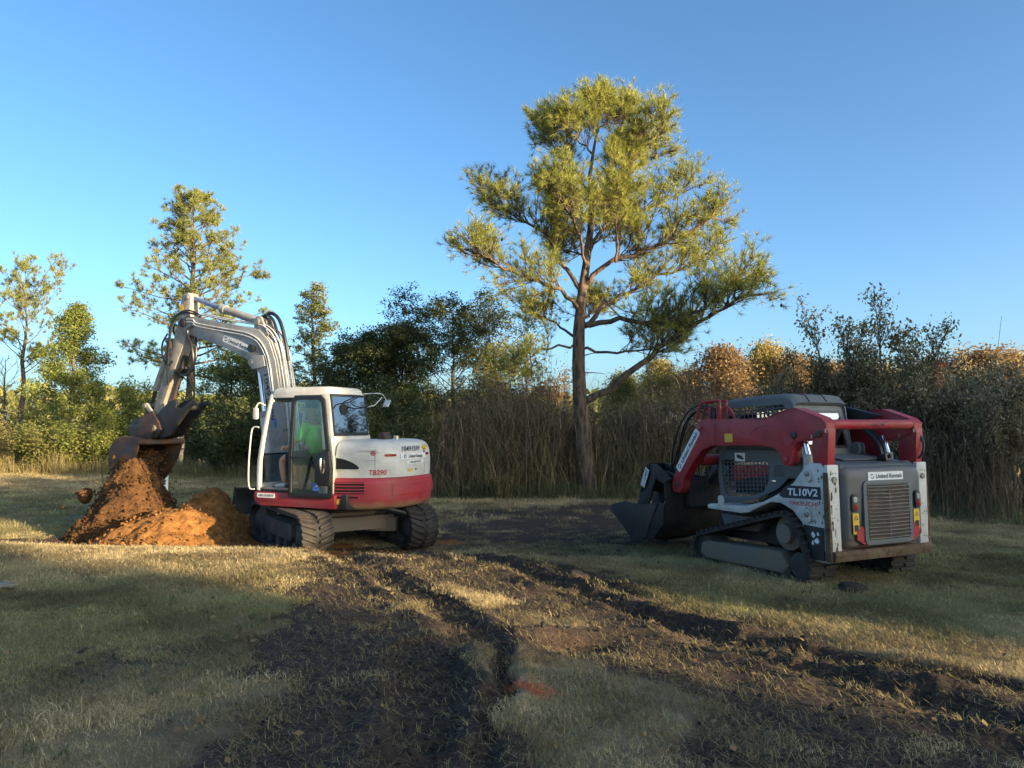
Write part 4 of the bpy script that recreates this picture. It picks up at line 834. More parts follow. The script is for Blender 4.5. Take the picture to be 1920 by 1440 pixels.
# hood top, rising to the cab
mb = MB(); hp = [(-1.24, 1.255), (-1.20, 1.29), (-.80, 1.345), (-.46, 1.40), (-.46, 1.10), (-1.24, 1.10)]
mb.prism(hp, 'y', -.66, .66); hoodL = mb.build('engine_hood', 'loader_grey', LD, .03, 3)
mb = MB(); mb.prism([(-1.05, 1.322), (-.62, 1.382), (-.62, 1.39), (-1.05, 1.33)], 'y', -.36, .36); mb.build('hood_panel', 'cab_grey', hoodL, .004)
mb = MB(Matrix.Translation((-1.12, -.30, 1.31))); mb.prism([(-.06, 0), (.10, 0), (.04, .07), (-.04, .085)], 'y', -.06, .06); cm = mb.build('camera_housing', 'black_plastic', hoodL, .01)
mb = MB(); mb.tube([(-1.17, -.30, 1.36), (-1.19, -.30, 1.36)], [.025, .02], 12); mb.build('lens', 'dark_void', cm)
for y in (-.42, -.50):
    mb = MB(); mb.prism(rounded(.13, .16, .06, 5), 'y', y-.012, y+.012); mb.M = Matrix.Translation((-.62, 0, 1.45)); mb.build('lift_eye', 'cab_grey', hoodL, .004)
# --- cab
cs = [(.80, 1.2), (.84, 1.5), (.80, 2.02), (.74, 2.08), (-.20, 2.10), (-.36, 2.07), (-.44, 1.96), (-.52, 1.40), (-.52, 1.2)]
mb = MB()   # roof shell
rings = []
for y, o in ((-.49, .05), (-.45, .015), (-.36, 0), (.36, 0), (.45, .015), (.49, .05)):
    rings.append([(x, y, z-o) for x, z in ((.80, 2.065), (.78, 2.105), (.70, 2.135), (.2, 2.15), (-.22, 2.15), (-.38, 2.125), (-.46, 2.03), (-.43, 2.0), (-.34, 2.06), (.76, 2.05))])
mb.loft(rings); cabL = mb.build('cab', 'cab_grey', LD, ang=40)
for y in (-.12, .2): m2 = MB(); m2.tube([(.7, y, 2.137), (.2, y, 2.151), (-.22, y, 2.151), (-.38, y, 2.127), (-.455, y, 2.04)], .008, 6); m2.build('roof_seam', 'black_plastic', cabL)
for sy in (1, -1):
    o1 = [(.80, .80), (.84, 1.45), (.79, 2.0), (.5, 2.05), (-.22, 2.06), (-.40, 2.0), (-.47, 1.72), (-.52, 1.38), (-.50, .98)]
    def pane(pts): return pts
    mb = MB()
    # side frame with upper and lower openings
    up = [(.74, 1.56), (.71, 1.93), (.64, 1.98), (-.20, 1.985), (-.33, 1.90), (-.38, 1.60), (-.36, 1.56)]
    mb.prism([(.80, 1.50), (.75, 1.56), (.73, 2.0), (.76, 2.08), (.80, 2.02)], 'y', sy*.46, sy*.485); mb.prism([(.76, 2.08), (.73, 2.0), (.66, 2.05), (-.20, 2.055), (-.30, 2.09), (.5, 2.095)], 'y', sy*.46, sy*.485)
    mb.prism([(-.30, 2.09), (-.20, 2.055), (-.31, 1.97), (-.38, 1.60), (-.36, 1.40), (-.53, 1.40), (-.44, 2.03)], 'y', sy*.46, sy*.485); mb.prism([(.80, 1.56), (-.37, 1.56), (-.37, 1.44), (.80, 1.44)], 'y', sy*.455, sy*.483)
    sf = mb.build('side_frame', 'cab_grey', cabL, .006)
    lo = [(.82, 1.44), (.88, 1.30), (.90, 1.10), (.86, .80), (.80, .735), (.60, .73), (.2, .80), (-.2, .96), (-.46, 1.18), (-.46, 1.30), (-.40, 1.44)]
    hole = [(.83, 1.31), (.28, 1.30), (.0, 1.29), (-.06, 1.25), (-.04, 1.05), (.06, .90), (.30, .835), (.70, .81), (.80, .88)]
    mb = MB(); yy = (sy*.515, sy*.54)
    # ring between outline and hole, built as quads by matching angles
    cx, cz = .36, 1.06
    def atang(poly, a):
        d = Vector((math.cos(a), math.sin(a))); best = None
        for i in range(len(poly)):
            p, q = Vector(poly[i])-Vector((cx, cz)), Vector(poly[(i+1) % len(poly)])-Vector((cx, cz)); e = q-p; den = d.x*(-e.y)+d.y*e.x
            if abs(den) < 1e-9: continue
            t_ = (p.x*(-e.y)+p.y*e.x)/den; u_ = (d.x*p.y-d.y*p.x)/den
            if t_ > 0 and -1e-6 <= u_ <= 1+1e-6: best = t_ if best is None else max(best, t_)
        return Vector((cx, cz))+d*best
    n = 56; A = [2*math.pi*k/n for k in range(n)]; O = [atang(lo, a) for a in A]; I = [atang(hole, a) for a in A]
    V = [(p.x, q, p.y) for q in yy for P_ in (O, I) for p in P_]; F = []
    for i in range(n):
        j = (i+1) % n; F += [(i, j, n+j, n+i), (2*n+i, 2*n+j, 3*n+j, 3*n+i), (i, j, 2*n+j, 2*n+i), (n+i, n+j, 3*n+j, 3*n+i)]
    mb.add(V, F); sp_ = mb.build('side_panel', 'cab_grey', cabL, .004)
    for xk in range(15):
        x = -.33+xk*.075; m2 = MB(); m2.tube([(x+.0, sy*.47, 1.56), (x+.0, sy*.47, 2.055 if x > -.25 else 1.95)], .008, 5); m2.build('mesh_bar', 'cab_grey', sf)
    for zk in range(8):
        z = 1.62+zk*.056; m2 = MB(); m2.tube([(.74, sy*.478, z), (-.33, sy*.478, z+.015)], .007, 5); m2.build('mesh_bar', 'cab_grey', sf)
    for xk in range(13):
        x = -.03+xk*.068; m2 = MB(); m2.tube([(x, sy*.522, max(.83, 1.02-abs(x+.04)*1.0)), (x, sy*.522, 1.305)], .0065, 5); m2.build('mesh_bar', 'cab_grey', sp_)
    for zk in range(9):
        z = .86+zk*.052; m2 = MB(); m2.tube([(.82, sy*.528, z-.01), (.12-min(.16, zk*.03), sy*.528, z+.025)], .0065, 5); m2.build('mesh_bar', 'cab_grey', sp_)
    if sy > 0:
        plate('notice_decal', .19, .11, .003, 'sticker_white', sp_, frame((.46, .541, 1.345), (-1, 0, 0), (0, 0, 1))); m2 = MB(); m2.prism([(.49, 1.38), (.42, 1.36), (.40, 1.33), (.36, 1.32), (.42, 1.31), (.50, 1.33), (.53, 1.36)], 'y', .5445, .5455); m2.build('notice_mark', 'ink_black', sp_, flat=True)
        for k in range(6): m2 = MB(); m2.box((-.22, .542, 1.12+k*.025), (.20-.012*k, .006, .010)); m2.build('louvre', 'black_plastic', sp_)
        m2 = MB(); m2.box((-.13, .543, 1.045), (.06, .008, .03)); m2.build('latch', 'chrome', sp_, .004)
mb = MB(); mb.prism([(.78, 1.0), (.80, 1.9), (-.35, 1.95), (-.42, 1.2)], 'y', .435, .44); mb.prism([(.78, 1.0), (.80, 1.9), (-.35, 1.95), (-.42, 1.2)], 'y', -.44, -.435); mb.build('side_glass', 'dark_glass', cabL)
mb = MB(); mb.box((.2, -.38, 1.12), (1.1, .05, .75)); mb.box((.1, 0, 1.0), (1.2, .84, .3)); mb.box((-.1, 0, 1.3), (.5, .5, .14)); mb.box((-.32, 0, 1.6), (.12, .46, .6)); mb.build('seat', 'black_plastic', cabL, .03)  # seat plus an added dark side panel standing in for the cab's inner shade
# rear wall and window
def rx(z): return -.52+.13*(z-1.38)/.6
def rw(ya, yb, za, zb, name, parent, mat, t0, t1, bev=0.):
    m = MB(); m.loft([[(rx(za)+t0, ya, za), (rx(za)+t0, yb, za), (rx(za)+t1, yb, za), (rx(za)+t1, ya, za)], [(rx(zb)+t0, ya, zb), (rx(zb)+t0, yb, zb), (rx(zb)+t1, yb, zb), (rx(zb)+t1, ya, zb)]]); return m.build(name, mat, parent, bev)
rw(-.47, .47, 1.36, 1.47, 'rear_wall', cabL, 'cab_grey', -.02, .03); rw(-.47, .47, 1.92, 2.07, 'rear_wall', cabL, 'cab_grey', -.02, .03); rw(.38, .47, 1.47, 1.92, 'rear_wall', cabL, 'cab_grey', -.02, .03); rw(-.47, -.38, 1.47, 1.92, 'rear_wall', cabL, 'cab_grey', -.02, .03)
rwin = rw(-.37, .37, 1.48, 1.91, 'rear_window', cabL, 'dark_glass', -.022, -.014)
for a in ((-.385, .385, 1.46, 1.49), (-.385, .385, 1.90, 1.93), (-.39, -.36, 1.49, 1.90), (.36, .39, 1.49, 1.90)): rw(*a, 'gasket', rwin, 'black_plastic', -.026, 0)
rw(.0, .20, 1.82, 1.88, 'window_sticker', rwin, 'sticker_white', -.0245, -.0232)
mb = MB(); mb.tube(smooth_path([(.62, -.40, 2.12), (.60, -.40, 2.17), (.45, -.40, 2.18), (.15, -.40, 2.18), (.08, -.40, 2.13)], 4), .014, 8); mb.build('roof_rail', 'arm_red', cabL)
# --- lift arms
arm = [(-1.235, 1.74), (-1.17, 1.80), (-.82, 1.925), (-.70, 1.925), (-.30, 1.82), (-.05, 1.825), (.44, 1.85), (.80, 1.865), (.90, 1.83), (1.02, 1.70), (1.50, 1.06), (1.55, .92), (1.50, .84), (1.38, .83), (1.31, .90), (1.29, 1.02), (1.05, 1.28), (.86, 1.44), (.66, 1.50), (-.24, 1.50), (-.46, 1.47), (-.54, 1.40), (-.575, 1.28), (-.66, 1.255), (-.715, 1.30), (-.73, 1.44), (-.80, 1.54), (-.97, 1.56), (-1.10, 1.60), (-1.235, 1.66)]
for sy in (1, -1):
    yo = .86; mb = MB(); mb.prism(arm, 'y', *sorted((sy*.71, sy*yo))); am = mb.build('lift_arm', 'arm_red', LD, .006, 2, 25)
    m2 = MB(); m2.prism([(-1.03, 1.62), (-1.235, 1.70), (-1.25, 1.62), (-1.215, 1.26), (-1.02, 1.26), (-1.0, 1.45)], 'y', *sorted((sy*.725, sy*.845))); m2.build('arm_tower', 'arm_red', LD, .006)
    for x, z, r_ in ((-.77, 1.62, .042), (-1.12, 1.63, .04), (.87, 1.74, .03), (1.42, .95, .04), (-.63, 1.33, .035)):
        m3 = MB(); m3.tube([(x, sy*.855, z), (x, sy*.872, z), (x, sy*.878, z)], [r_, r_, r_*.7], 16); pb = m3.build('pin', 'arm_red' if r_ < .04 else 'coupler_steel', am)
    for x, z in ((-.70, 1.58),): m3 = MB(); m3.tube([(x+.02, sy*.858, z-.01), (x+.02, sy*.868, z-.01)], .075, 18); m3.build('boss', 'arm_red', am)
    m3 = MB(); m3.prism([(-.05, 1.66), (-.20, 1.74), (-.36, 1.75), (-.36, 1.738), (-.20, 1.727), (-.06, 1.648)], 'y', *sorted((sy*.858, sy*.866))); m3.build('weld_rib', 'arm_red', am)
    m3 = MB(); m3.prism([(.62, 1.50), (.60, 1.79), (.585, 1.79), (.60, 1.50)], 'y', *sorted((sy*.858, sy*.866))); m3.build('weld_rib', 'arm_red', am)
    fl_ = [(-1.235, 1.74), (-1.17, 1.80), (-.82, 1.925), (-.70, 1.925), (-.30, 1.82), (-.05, 1.825)]
    m3 = MB(); m3.loft([[(x, sy*.70, z+.001), (x, sy*.868, z+.001), (x, sy*.868, z+.012), (x, sy*.70, z+.012)] for x, z in fl_]); m3.build('top_flange', 'arm_red', am)
    for xz in ((-1.22, 1.66), (-1.03, 1.60)):
        m3 = MB(); m3.box((xz[0], sy*.785, xz[1]), (.02, .17, .05)); m3.build('collar', 'brass_grey', am, .004)
    cyl = MB(); cyl.cyl((-.84, sy*.72, .95), (-.85, sy*.72, 1.40), .062); lc = cyl.build('lift_cylinder', 'loader_white', LD); m3 = MB(); m3.cyl((-.85, sy*.72, 1.38), (-.79, sy*.72, 1.60), .036); m3.build('rod', 'chrome', lc)
    if sy > 0:
        sign_plate(am, frame((1.165, .8615, 1.43), (-.64, 0, .77), (.77, 0, .64)), .72, .115, r=.03)
        plate('warning_decal', .15, .11, .003, 'sticker_yellow', am, frame((.33, .8615, 1.60), (-1, 0, 0), (0, 0, 1)))
mb = MB(); mb.tube([(-1.175, -.70, 1.735), (-1.175, .70, 1.735)], .058, 20); xt = mb.build('cross_tube', 'arm_red', LD)
def tube_warp(cx, cz, rr, y0):
    def f(x, y): a = y/rr; return Vector((cx-rr*math.cos(a)*1.0-.0, y0-x, cz+rr*math.sin(a)))
    return f
lettering('10637487', .30, .05, 'ink_black', xt, warp=tube_warp(-1.175, 1.735, .0605, -.05), bold=0.)
mb = MB(); mb.tube([(1.10, -.68, 1.30), (1.10, .68, 1.30)], .075, 16); mb.build('front_cross_tube', 'arm_red', LD)
mb = MB(); mb.prism([(.55, 1.42), (.95, 1.38), (1.1, 1.2), (.85, 1.1), (.6, 1.2)], 'y', -.66, -.55); mb.build('arm_gusset', 'arm_red', LD, .01)
mb = MB(); mb.tube(smooth_path([(-1.23, -.80, 1.62), (-1.27, -.82, 1.50), (-1.28, -.76, 1.38), (-1.24, -.74, 1.33)], 5), .014, 6); mb.build('hose', 'hose_black', LD)
for y in (-.62, -.55): mb = MB(); mb.tube(smooth_path([(-.9, y, 1.2), (-.85, y, 1.5), (-.6, y, 1.72), (-.3, y, 1.7)], 5), .03, 8); mb.build('hose', 'hose_black', LD)
mb = MB(); mb.prism([(-.9, 1.85), (-.4, 1.98), (-.1, 1.9), (-.3, 1.75)], 'y', -.64, -.57); mb.build('hose_shield', 'black_plastic', LD, .02)
# valve guard on the elbow of the near arm
mb = MB()
for y in (.70, .82): mb.tube(smooth_path([(1.02, y, 1.82), (.93, y, 2.03), (.86, y, 2.09), (.55, y, 2.10), (.52, y, 2.06), (.52, y, 1.82)], 4), .016, 8)
mb.tube([(.86, .70, 2.09), (.86, .82, 2.09)], .014, 8); mb.tube(smooth_path([(.52, .76, 2.0), (.40, .76, 1.99), (.28, .76, 1.82)], 4), .016, 8)
vg = mb.build('valve_guard', 'arm_red', LD)
for k, x in enumerate((.60, .68, .77)):
    m2 = MB(); m2.box((x, .76, 1.92), (.06, .07, .2-.03*k)); m2.tube([(x, .76, 1.9), (x, .80, 2.02)], .018, 8); m2.build('valve', 'arm_red' if k != 1 else 'black_steel', vg, .006)
for k, (y, dz) in enumerate(((.70, 0), (.75, .05), (.80, -.04), (.66, .03))):
    m2 = MB(); m2.tube(smooth_path([(.70, y, 1.93+dz), (1.05, y-.02, 2.02+dz), (1.38+dz, y-.05, 1.84+dz), (1.60+dz*2, y-.08, 1.5), (1.76+dz, y-.12, 1.2), (1.84, y-.2, 1.02)], 6), .013, 7); m2.build('hose', 'hose_black', LD)
# --- coupler plate and grapple bucket
mb = MB(); mb.prism([(1.40, .62), (1.52, .62), (1.60, 1.02), (1.48, 1.04)], 'y', -.62, .62); mb.build('coupler_plate', 'black_steel', LD, .012)
for sy in (1, -1):
    mb = MB(); mb.cyl((1.05, sy*.35, 1.20), (1.30, sy*.35, .98), .05); tcy = mb.build('tilt_cylinder', 'black_steel', LD); m2 = MB(); m2.cyl((1.29, sy*.35, .985), (1.47, sy*.35, .82), .028); m2.build('rod', 'chrome', tcy)
BK = Matrix.Translation((0, 0, .06))
bk = [(1.60, .93), (1.585, .60), (1.66, .30), (1.86, .10), (2.16, .03), (2.44, .02), (3.02, .42)]
n = len(bk); V = []; 
inn = []
for i, (x, z) in enumerate(bk):
    a = Vector(bk[max(i-1, 0)]); b = Vector(bk[min(i+1, n-1)]); d = (b-a).normalized(); inn.append((x-d.y*.022, z+d.x*.022))
for P_ in (bk, inn):
    for y in (-.95, .95): V += [(x, y, z) for x, z in P_]
F = [(i, i+1, n+i+1, n+i) for i in range(n-1)]+[(2*n+i, 2*n+i+1, 3*n+i+1, 3*n+i) for i in range(n-1)]
F += [(i, i+1, 2*n+i+1, 2*n+i) for i in range(n-1)]+[(n+i, n+i+1, 3*n+i+1, 3*n+i) for i in range(n-1)]+[(0, n, 3*n, 2*n), (n-1, 2*n-1, 4*n-1, 3*n-1)]
mb = MB(BK); mb.add(V, F); bkt = mb.build('grapple_bucket', 'black_steel', LD, ang=40)
for y in (-.965, .95):
    m2 = MB(BK); m2.prism([(2.02, .06), (2.44, .02), (3.04, .44), (2.98, .50), (2.6, .58), (2.20, .55), (1.72, .62), (1.60, .60), (1.66, .30), (1.86, .10)], 'y', y, y+.02); m2.build('side_plate', 'black_steel', bkt, .004)
    m2 = MB(BK); m2.prism([(2.06, .07), (2.14, .04), (1.92, .46), (1.82, .60), (1.74, .60), (1.86, .42)], 'y', *( (y+.02, y+.045) if y > 0 else (y-.025, y))); m2.build('rib', 'black_steel', bkt, .004)
m2 = MB(BK); m2.box((2.99, 0, .415), (.22, 1.96, .03), Matrix.Rotation(R(-35), 3, 'Y')); m2.build('cutting_edge', 'bucket_steel', bkt, .006)
m2 = MB(BK); m2.tube([(1.62, -.95, .93), (1.62, .95, .93)], .04, 10); m2.build('top_tube', 'black_steel', bkt)
m2 = MB(BK); m2.box((2.2, .3, .0), (.3, .5, .05)); m2.build('wear_strip', 'black_steel', bkt, .006)
m2 = MB(BK); m2.prism([(1.62, .93), (1.5, .99), (1.52, .95), (1.62, .88)], 'y', -.9, .9); m2.build('rear_lip', 'black_steel', bkt, .005)
jaw = [(1.60, .92), (1.72, 1.02), (1.98, 1.16), (2.10, 1.17), (2.20, 1.05), (2.30, .80), (2.42, .62), (2.52, .42), (2.56, .22), (2.50, .15), (2.42, .26), (2.28, .46), (2.14, .62), (2.06, .82), (1.98, .94), (1.80, .88), (1.66, .84)]
for y in (.80, .52, -.52, -.80):
    m2 = MB(BK); m2.prism(jaw, 'y', y-.018, y+.018); m2.build('grapple_tine', 'black_steel', bkt, .005)
m2 = MB(BK); m2.prism([(2.10, 1.175), (2.13, 1.16), (2.36, .74), (2.33, .73)], 'y', .50, .84); gp = m2.build('grapple_plate', 'black_steel', bkt, .004)
m2 = MB(BK); m2.prism([(2.10, 1.175), (2.13, 1.16), (2.36, .74), (2.33, .73)], 'y', -.84, -.50); m2.build('grapple_plate', 'black_steel', bkt, .004)
sign_plate(bkt, BK @ frame((2.215, .845, .955), (-.46, 0, .88), (.88, 0, .46)), .30, .10, mark=False, text='1116402', r=.004)
for y in (.66, -.66):
    m2 = MB(BK); m2.cyl((1.66, y, .98), (1.9, y, 1.03), .035); m2.cyl((1.9, y, 1.03), (2.08, y, 1.08), .02); m2.build('grapple_cylinder', 'black_steel', bkt)
for k in range(4): m2 = MB(BK); m2.tube(smooth_path([(1.5, .5-.2*k, .98), (1.62, .4-.25*k, 1.02+.02*k), (1.7, .2-.2*k, .98)], 5), .014, 6); m2.build('hose', 'hose_black', bkt)
# ================================================================ VEGETATION
bark('pine_bark', (.15, .10, .07), (.035, .027, .022)); bark('grey_bark', (.13, .105, .08), (.035, .028, .022), 9); bark('dark_bark', (.06, .045, .035), (.018, .014, .011), 9)
foliage('pine_needles', [(.085, .105, .024), (.20, .225, .045), (.34, .345, .075), (.46, .40, .10)], .5, .35)
foliage('pine_gold', [(.09, .11, .032), (.19, .22, .06), (.28, .29, .09), (.33, .28, .12)], .55, .35)
foliage('cedar_green', [(.07, .095, .025), (.16, .19, .042), (.27, .28, .07)], .6, .3)
foliage('evergreen_dark', [(.035, .05, .02), (.075, .095, .034), (.17, .18, .055)], .5, .25)
foliage('olive_leaf', [(.08, .09, .03), (.16, .165, .05), (.29, .26, .085)], .6, .35)
foliage('autumn_gold', [(.20, .16, .06), (.38, .30, .105), (.47, .37, .14)], .6, .4)
foliage('autumn_rust', [(.13, .085, .05), (.24, .15, .08), (.34, .25, .10)], .6, .4)
foliage('autumn_red', [(.13, .03, .025), (.26, .06, .05), (.22, .10, .05)], .6, .4)
foliage('saltbush', [(.085, .072, .038), (.17, .145, .078), (.27, .22, .13), (.42, .33, .22)], .7, .25)
foliage('thicket_green', [(.055, .058, .030), (.115, .115, .058), (.21, .19, .105), (.32, .27, .17)], .7, .25)
foliage('shade_leaf', [(.03, .04, .012), (.06, .07, .02)], .6, .2)
foliage('dry_reed', [(.085, .06, .038), (.18, .13, .08), (.31, .24, .15)], .75, .2)
foliage('gold_grass', [(.16, .13, .05), (.30, .24, .10), (.42, .35, .17)], .7, .35)
foliage('weed_green', [(.05, .06, .03), (.11, .12, .055), (.21, .195, .10)], .7, .25)
plain('cone_brown', (.05, .032, .022), .9)
def unit(v): return v/np.maximum(np.linalg.norm(v, axis=-1, keepdims=True), 1e-9)
class Tubes:
    def __init__(s): s.V = []; s.F = []; s.n = 0
    def add(s, path, rad, k=6):
        P = np.asarray(path, float); m = len(P); T = np.empty_like(P); T[1:-1] = P[2:]-P[:-2]; T[0] = P[1]-P[0]; T[-1] = P[-1]-P[-2]; T = unit(T)
        ref = np.array([.31, .93, .2]) if abs(T[0] @ np.array([.31, .93, .2])) < .9 else np.array([1., 0, 0])
        U = unit(np.cross(T, ref)); W = np.cross(T, U); a = np.arange(k)*2*np.pi/k
        V = P[:, None, :]+(U[:, None, :]*np.cos(a)[None, :, None]+W[:, None, :]*np.sin(a)[None, :, None])*np.asarray(rad)[:, None, None]
        i = np.arange(m-1)[:, None]*k; j = np.arange(k)[None, :]; j2 = (j+1) % k
        F = np.stack([i+j, i+j2, i+k+j2, i+k+j], -1).reshape(-1, 4)+s.n
        s.V.append(V.reshape(-1, 3)); s.F.append(F); s.n += m*k
    def build(s, name, mat, parent=None):
        me = mesh_np(name, np.concatenate(s.V), np.concatenate(s.F)); me.polygons.foreach_set('use_smooth', np.ones(len(me.polygons), bool)); return link(name, me, mat, parent)
def walk(rng, p, d, L, n=6, up=.1, wob=.25, droop=0.):
    pts = [np.array(p, float)]; d = unit(np.array(d, float))
    for k in range(n):
        d = unit(d+rng.normal(0, wob, 3)*np.array([1, 1, .7])/n**.5+np.array([0, 0, up-droop*k/n])/n*2); pts.append(pts[-1]+d*L/n)
    return np.array(pts)
def quads(rng, P, size, aspect=.55, flat=0., nrm=None):
    """one rhombic leaf per point"""
    n = len(P); a = unit(rng.normal(0, 1, (n, 3))*np.array([1, 1, 1-flat*.8])); b = unit(np.cross(a, rng.normal(0, 1, (n, 3))+np.array([0, 0, flat*3]))); s = size*rng.uniform(.6, 1.4, n)[:, None]
    V = np.stack([P-a*s*.5, P+b*s*aspect*.5, P+a*s*.5, P-b*s*aspect*.5], 1).reshape(-1, 3)
    return V, np.arange(4*n).reshape(n, 4)
def needles(rng, P, D, k, L, w, spread=.9):
    """k thin needles fanning out from each twig end"""
    n = len(P); P = np.repeat(P, k, 0); D = np.repeat(D, k, 0); d = unit(D+rng.normal(0, spread, (n*k, 3))); q = unit(np.cross(d, rng.normal(0, 1, (n*k, 3))))
    l = L*rng.uniform(.6, 1.15, (n*k, 1)); b = P-D*rng.uniform(0, .09, (n*k, 1))
    V = np.stack([b-q*w, b+q*w, b+d*l], 1).reshape(-1, 3); return V, np.arange(3*n*k).reshape(-1, 3)
PROTO = {}
def reuse(key, root, scale, rz):
    """a further plant of a kind already built: same meshes, turned and resized"""
    for nm, me in PROTO[key]: link(nm, me, None, root)
    root.scale = scale; root.rotation_euler[2] = rz; return root
def crown_obj(name, V, F, mat, root): return link(name, mesh_np(name, V, F), mat, root)
def limb_foliage(rng, path, r0, tub, tips, nsec=8, seclen=.9, start=.35, up=.35, twigs=5, twiglen=.35, flat=.6, k=5, tt=True):
    m = len(path)
    tub.add(path, np.linspace(r0, max(r0*.18, .008), m), k)
    for s in np.sort(rng.uniform(start, 1., nsec)):
        i = min(int(s*(m-1)), m-2); f = s*(m-1)-i; p = path[i]*(1-f)+path[i+1]*f; d = unit(path[i+1]-path[i])
        v = rng.normal(0, 1, 3)*np.array([1, 1, 1-flat]); v = unit(v-d*(v @ d)*.7); q = unit(d*.6+v*.8+np.array([0, 0, up])); L = seclen*rng.uniform(.55, 1.15)*(1.15-.45*s)
        sp = walk(rng, p, q, L, 4, up*.6, .3); tub.add(sp[::2], np.linspace(max(r0*.25, .012), .006, 3), 3 if not tt else 4); tips.append((sp[-1], unit(sp[-1]-sp[-2])))
        for _ in range(twigs):
            g = rng.uniform(.3, 1.); j = min(int(g*4), 3); pp = sp[j]*(1-(g*4-j))+sp[j+1]*(g*4-j); tq = unit(unit(sp[j+1]-sp[j])+rng.normal(0, .7, 3)+np.array([0, 0, up])); e = pp+tq*twiglen*rng.uniform(.4, 1.1)
            if tt: tub.add(np.array([pp, e]), [.007, .004], 3)
            tips.append((e, tq))
# ---------------------------------------------------------------- the tall pine by the brush: limbs laid out one by one
def tall_pine():
    rng = np.random.default_rng(3); y0 = 20.; gz0 = gz(2.05, y0)
    W = lambda u, v, dy=0.: np.array([(u-960)/1380*(y0+dy), y0+dy, EYE+(793-v)/1380*(y0+dy)])
    base = np.array([2.07, y0, gz0-.1]); root = thing('pine_tree', 'tall lone pine with a long bare trunk and spreading green crown above the brush', 'tree', tuple(base+[0, 0, .1]))
    O = base+[0, 0, .1]; tub = Tubes(); tips = []
    tr = [base]+[W(u, v, d) for u, v, d in ((u_, v_+max(0, 420-v_)*.13, d_) for u_, v_, d_ in ((1097, 850, 0), (1088, 760, 0), (1085, 690, 0), (1086, 620, 0), (1091, 560, .0), (1101, 490, .1), (1110, 420, .1), (1112, 360, 0), (1108, 310, -.1), (1116, 250, 0), (1124, 200, .1), (1120, 165, .1)))]
    tub.add(np.array(tr)-O, [.31, .235, .195, .18, .165, .135, .11, .09, .07, .055, .04, .03, .02], 14)
    L = [  # points (u, v, depth offset), radius, secondaries, secondary length
        ([(1096, 752, 0), (1140, 730, -.3), (1225, 668, -.9), (1290, 625, -1.3), (1360, 585, -1.6), (1425, 548, -1.9)], .115, 15, 1.0, .45),
        ([(1094, 608, 0), (1165, 602, -.5), (1240, 604, -1.0), (1330, 575, -1.5), (1400, 525, -1.9)], .085, 22, 1.1, .35),
        ([(1096, 612, 0), (1140, 570, .4), (1200, 540, .9), (1290, 500, 1.2), (1370, 470, 1.4)], .075, 20, 1.0, .35),
        ([(1100, 530, 0), (1140, 492, -.3), (1220, 465, -.6), (1300, 432, -.8), (1352, 400, -.9)], .08, 24, 1.05, .3),
        ([(1088, 590, 0), (1062, 552, -.4), (1000, 525, -.8), (930, 500, -1.2), (862, 462, -1.5)], .075, 22, .9, .4),
        ([(1092, 545, 0), (1050, 490, .3), (1012, 430, .6), (960, 400, .9), (885, 350, 1.2)], .07, 24, 1.05, .4),
        ([(1086, 640, 0), (1045, 612, .5), (1005, 590, .9), (965, 575, 1.1)], .045, 9, .6, .45),
        ([(1084, 652, 0), (1030, 650, -.4), (985, 672, -.8), (940, 690, -1.2)], .04, 8, .55, .5),
        ([(1106, 455, .1), (1150, 405, .5), (1215, 380, .9), (1315, 335, 1.2)], .05, 18, .95, .3),
        ([(1111, 385, 0), (1150, 320, -.4), (1205, 250, -.7), (1262, 190, -.9)], .05, 20, .85, .35),
        ([(1110, 350, 0), (1070, 290, .4), (1035, 245, .6), (1005, 205, .8)], .045, 16, .8, .35),
        ([(1160, 490, -.5), (1163, 440, -.7), (1160, 370, -.8), (1175, 310, -.9)], .045, 20, .95, .3),
        ([(1090, 655, 0), (1160, 662, -.3), (1230, 652, -.5), (1290, 630, -.6)], .045, 15, .8, .35),
        ([(1098, 500, 0), (1090, 440, -.9), (1060, 380, -1.6), (1040, 340, -2.0)], .05, 20, .95, .4),
        ([(1104, 470, 0), (1140, 440, 1.0), (1170, 420, 2.0)], .045, 16, .95, .3),
        ([(1108, 400, 0), (1070, 380, .9), (1020, 350, 1.6)], .04, 16, .95, .3),
        ([(1112, 330, 0), (1150, 290, .5), (1190, 265, .9), (1240, 270, 1.2)], .04, 16, .85, .3),
        ([(1115, 260, 0), (1085, 220, -.4), (1060, 190, -.6)], .03, 14, .7, .25), ([(1120, 220, 0), (1150, 185, .3), (1180, 180, .5)], .03, 14, .7, .2), ([(1122, 190, 0), (1120, 165, 0), (1122, 150, 0)], .02, 14, .5, .1),
        ([(1094, 600, 0), (1110, 590, 1.2), (1140, 580, 2.2)], .04, 12, .9, .35), ([(1104, 480, 0), (1070, 470, 1.2), (1040, 460, 2.0)], .04, 14, .9, .3)]
    for pts, r, ns, sl, st in L:
        pts = [(1100+(u-1100)*(.92 if u < 1100 else .955), v+max(0, 420-v)*.13, d) for u, v, d in pts]
        path = np.array([tuple(q) for q in smooth_path([W(u, v, d)-O for u, v, d in pts], 4)]); path[1:-1] += rng.normal(0, .035, path[1:-1].shape)
        limb_foliage(rng, path, r, tub, tips, int(ns*1.8), sl*1.12, st*.75, .35, 12, .50, .35, 7)
    # a few dead stubs low on the trunk
    for v, s in ((700, 1), (720, -1), (668, 1)): p = W(1088, v)-O; tub.add(walk(rng, p, (s, -.3, .1), .7, 4, 0, .3), np.linspace(.02, .005, 5), 5)
    tub.build('trunk', 'pine_bark', root)
    P = np.array([p for p, _ in tips]); D = np.array([d for _, d in tips])
    V, F = needles(rng, P, unit(D*.8+np.array([0, 0, .35])), 22, .22, .0056, .75); crown_obj('crown', V, F, 'pine_needles', root)
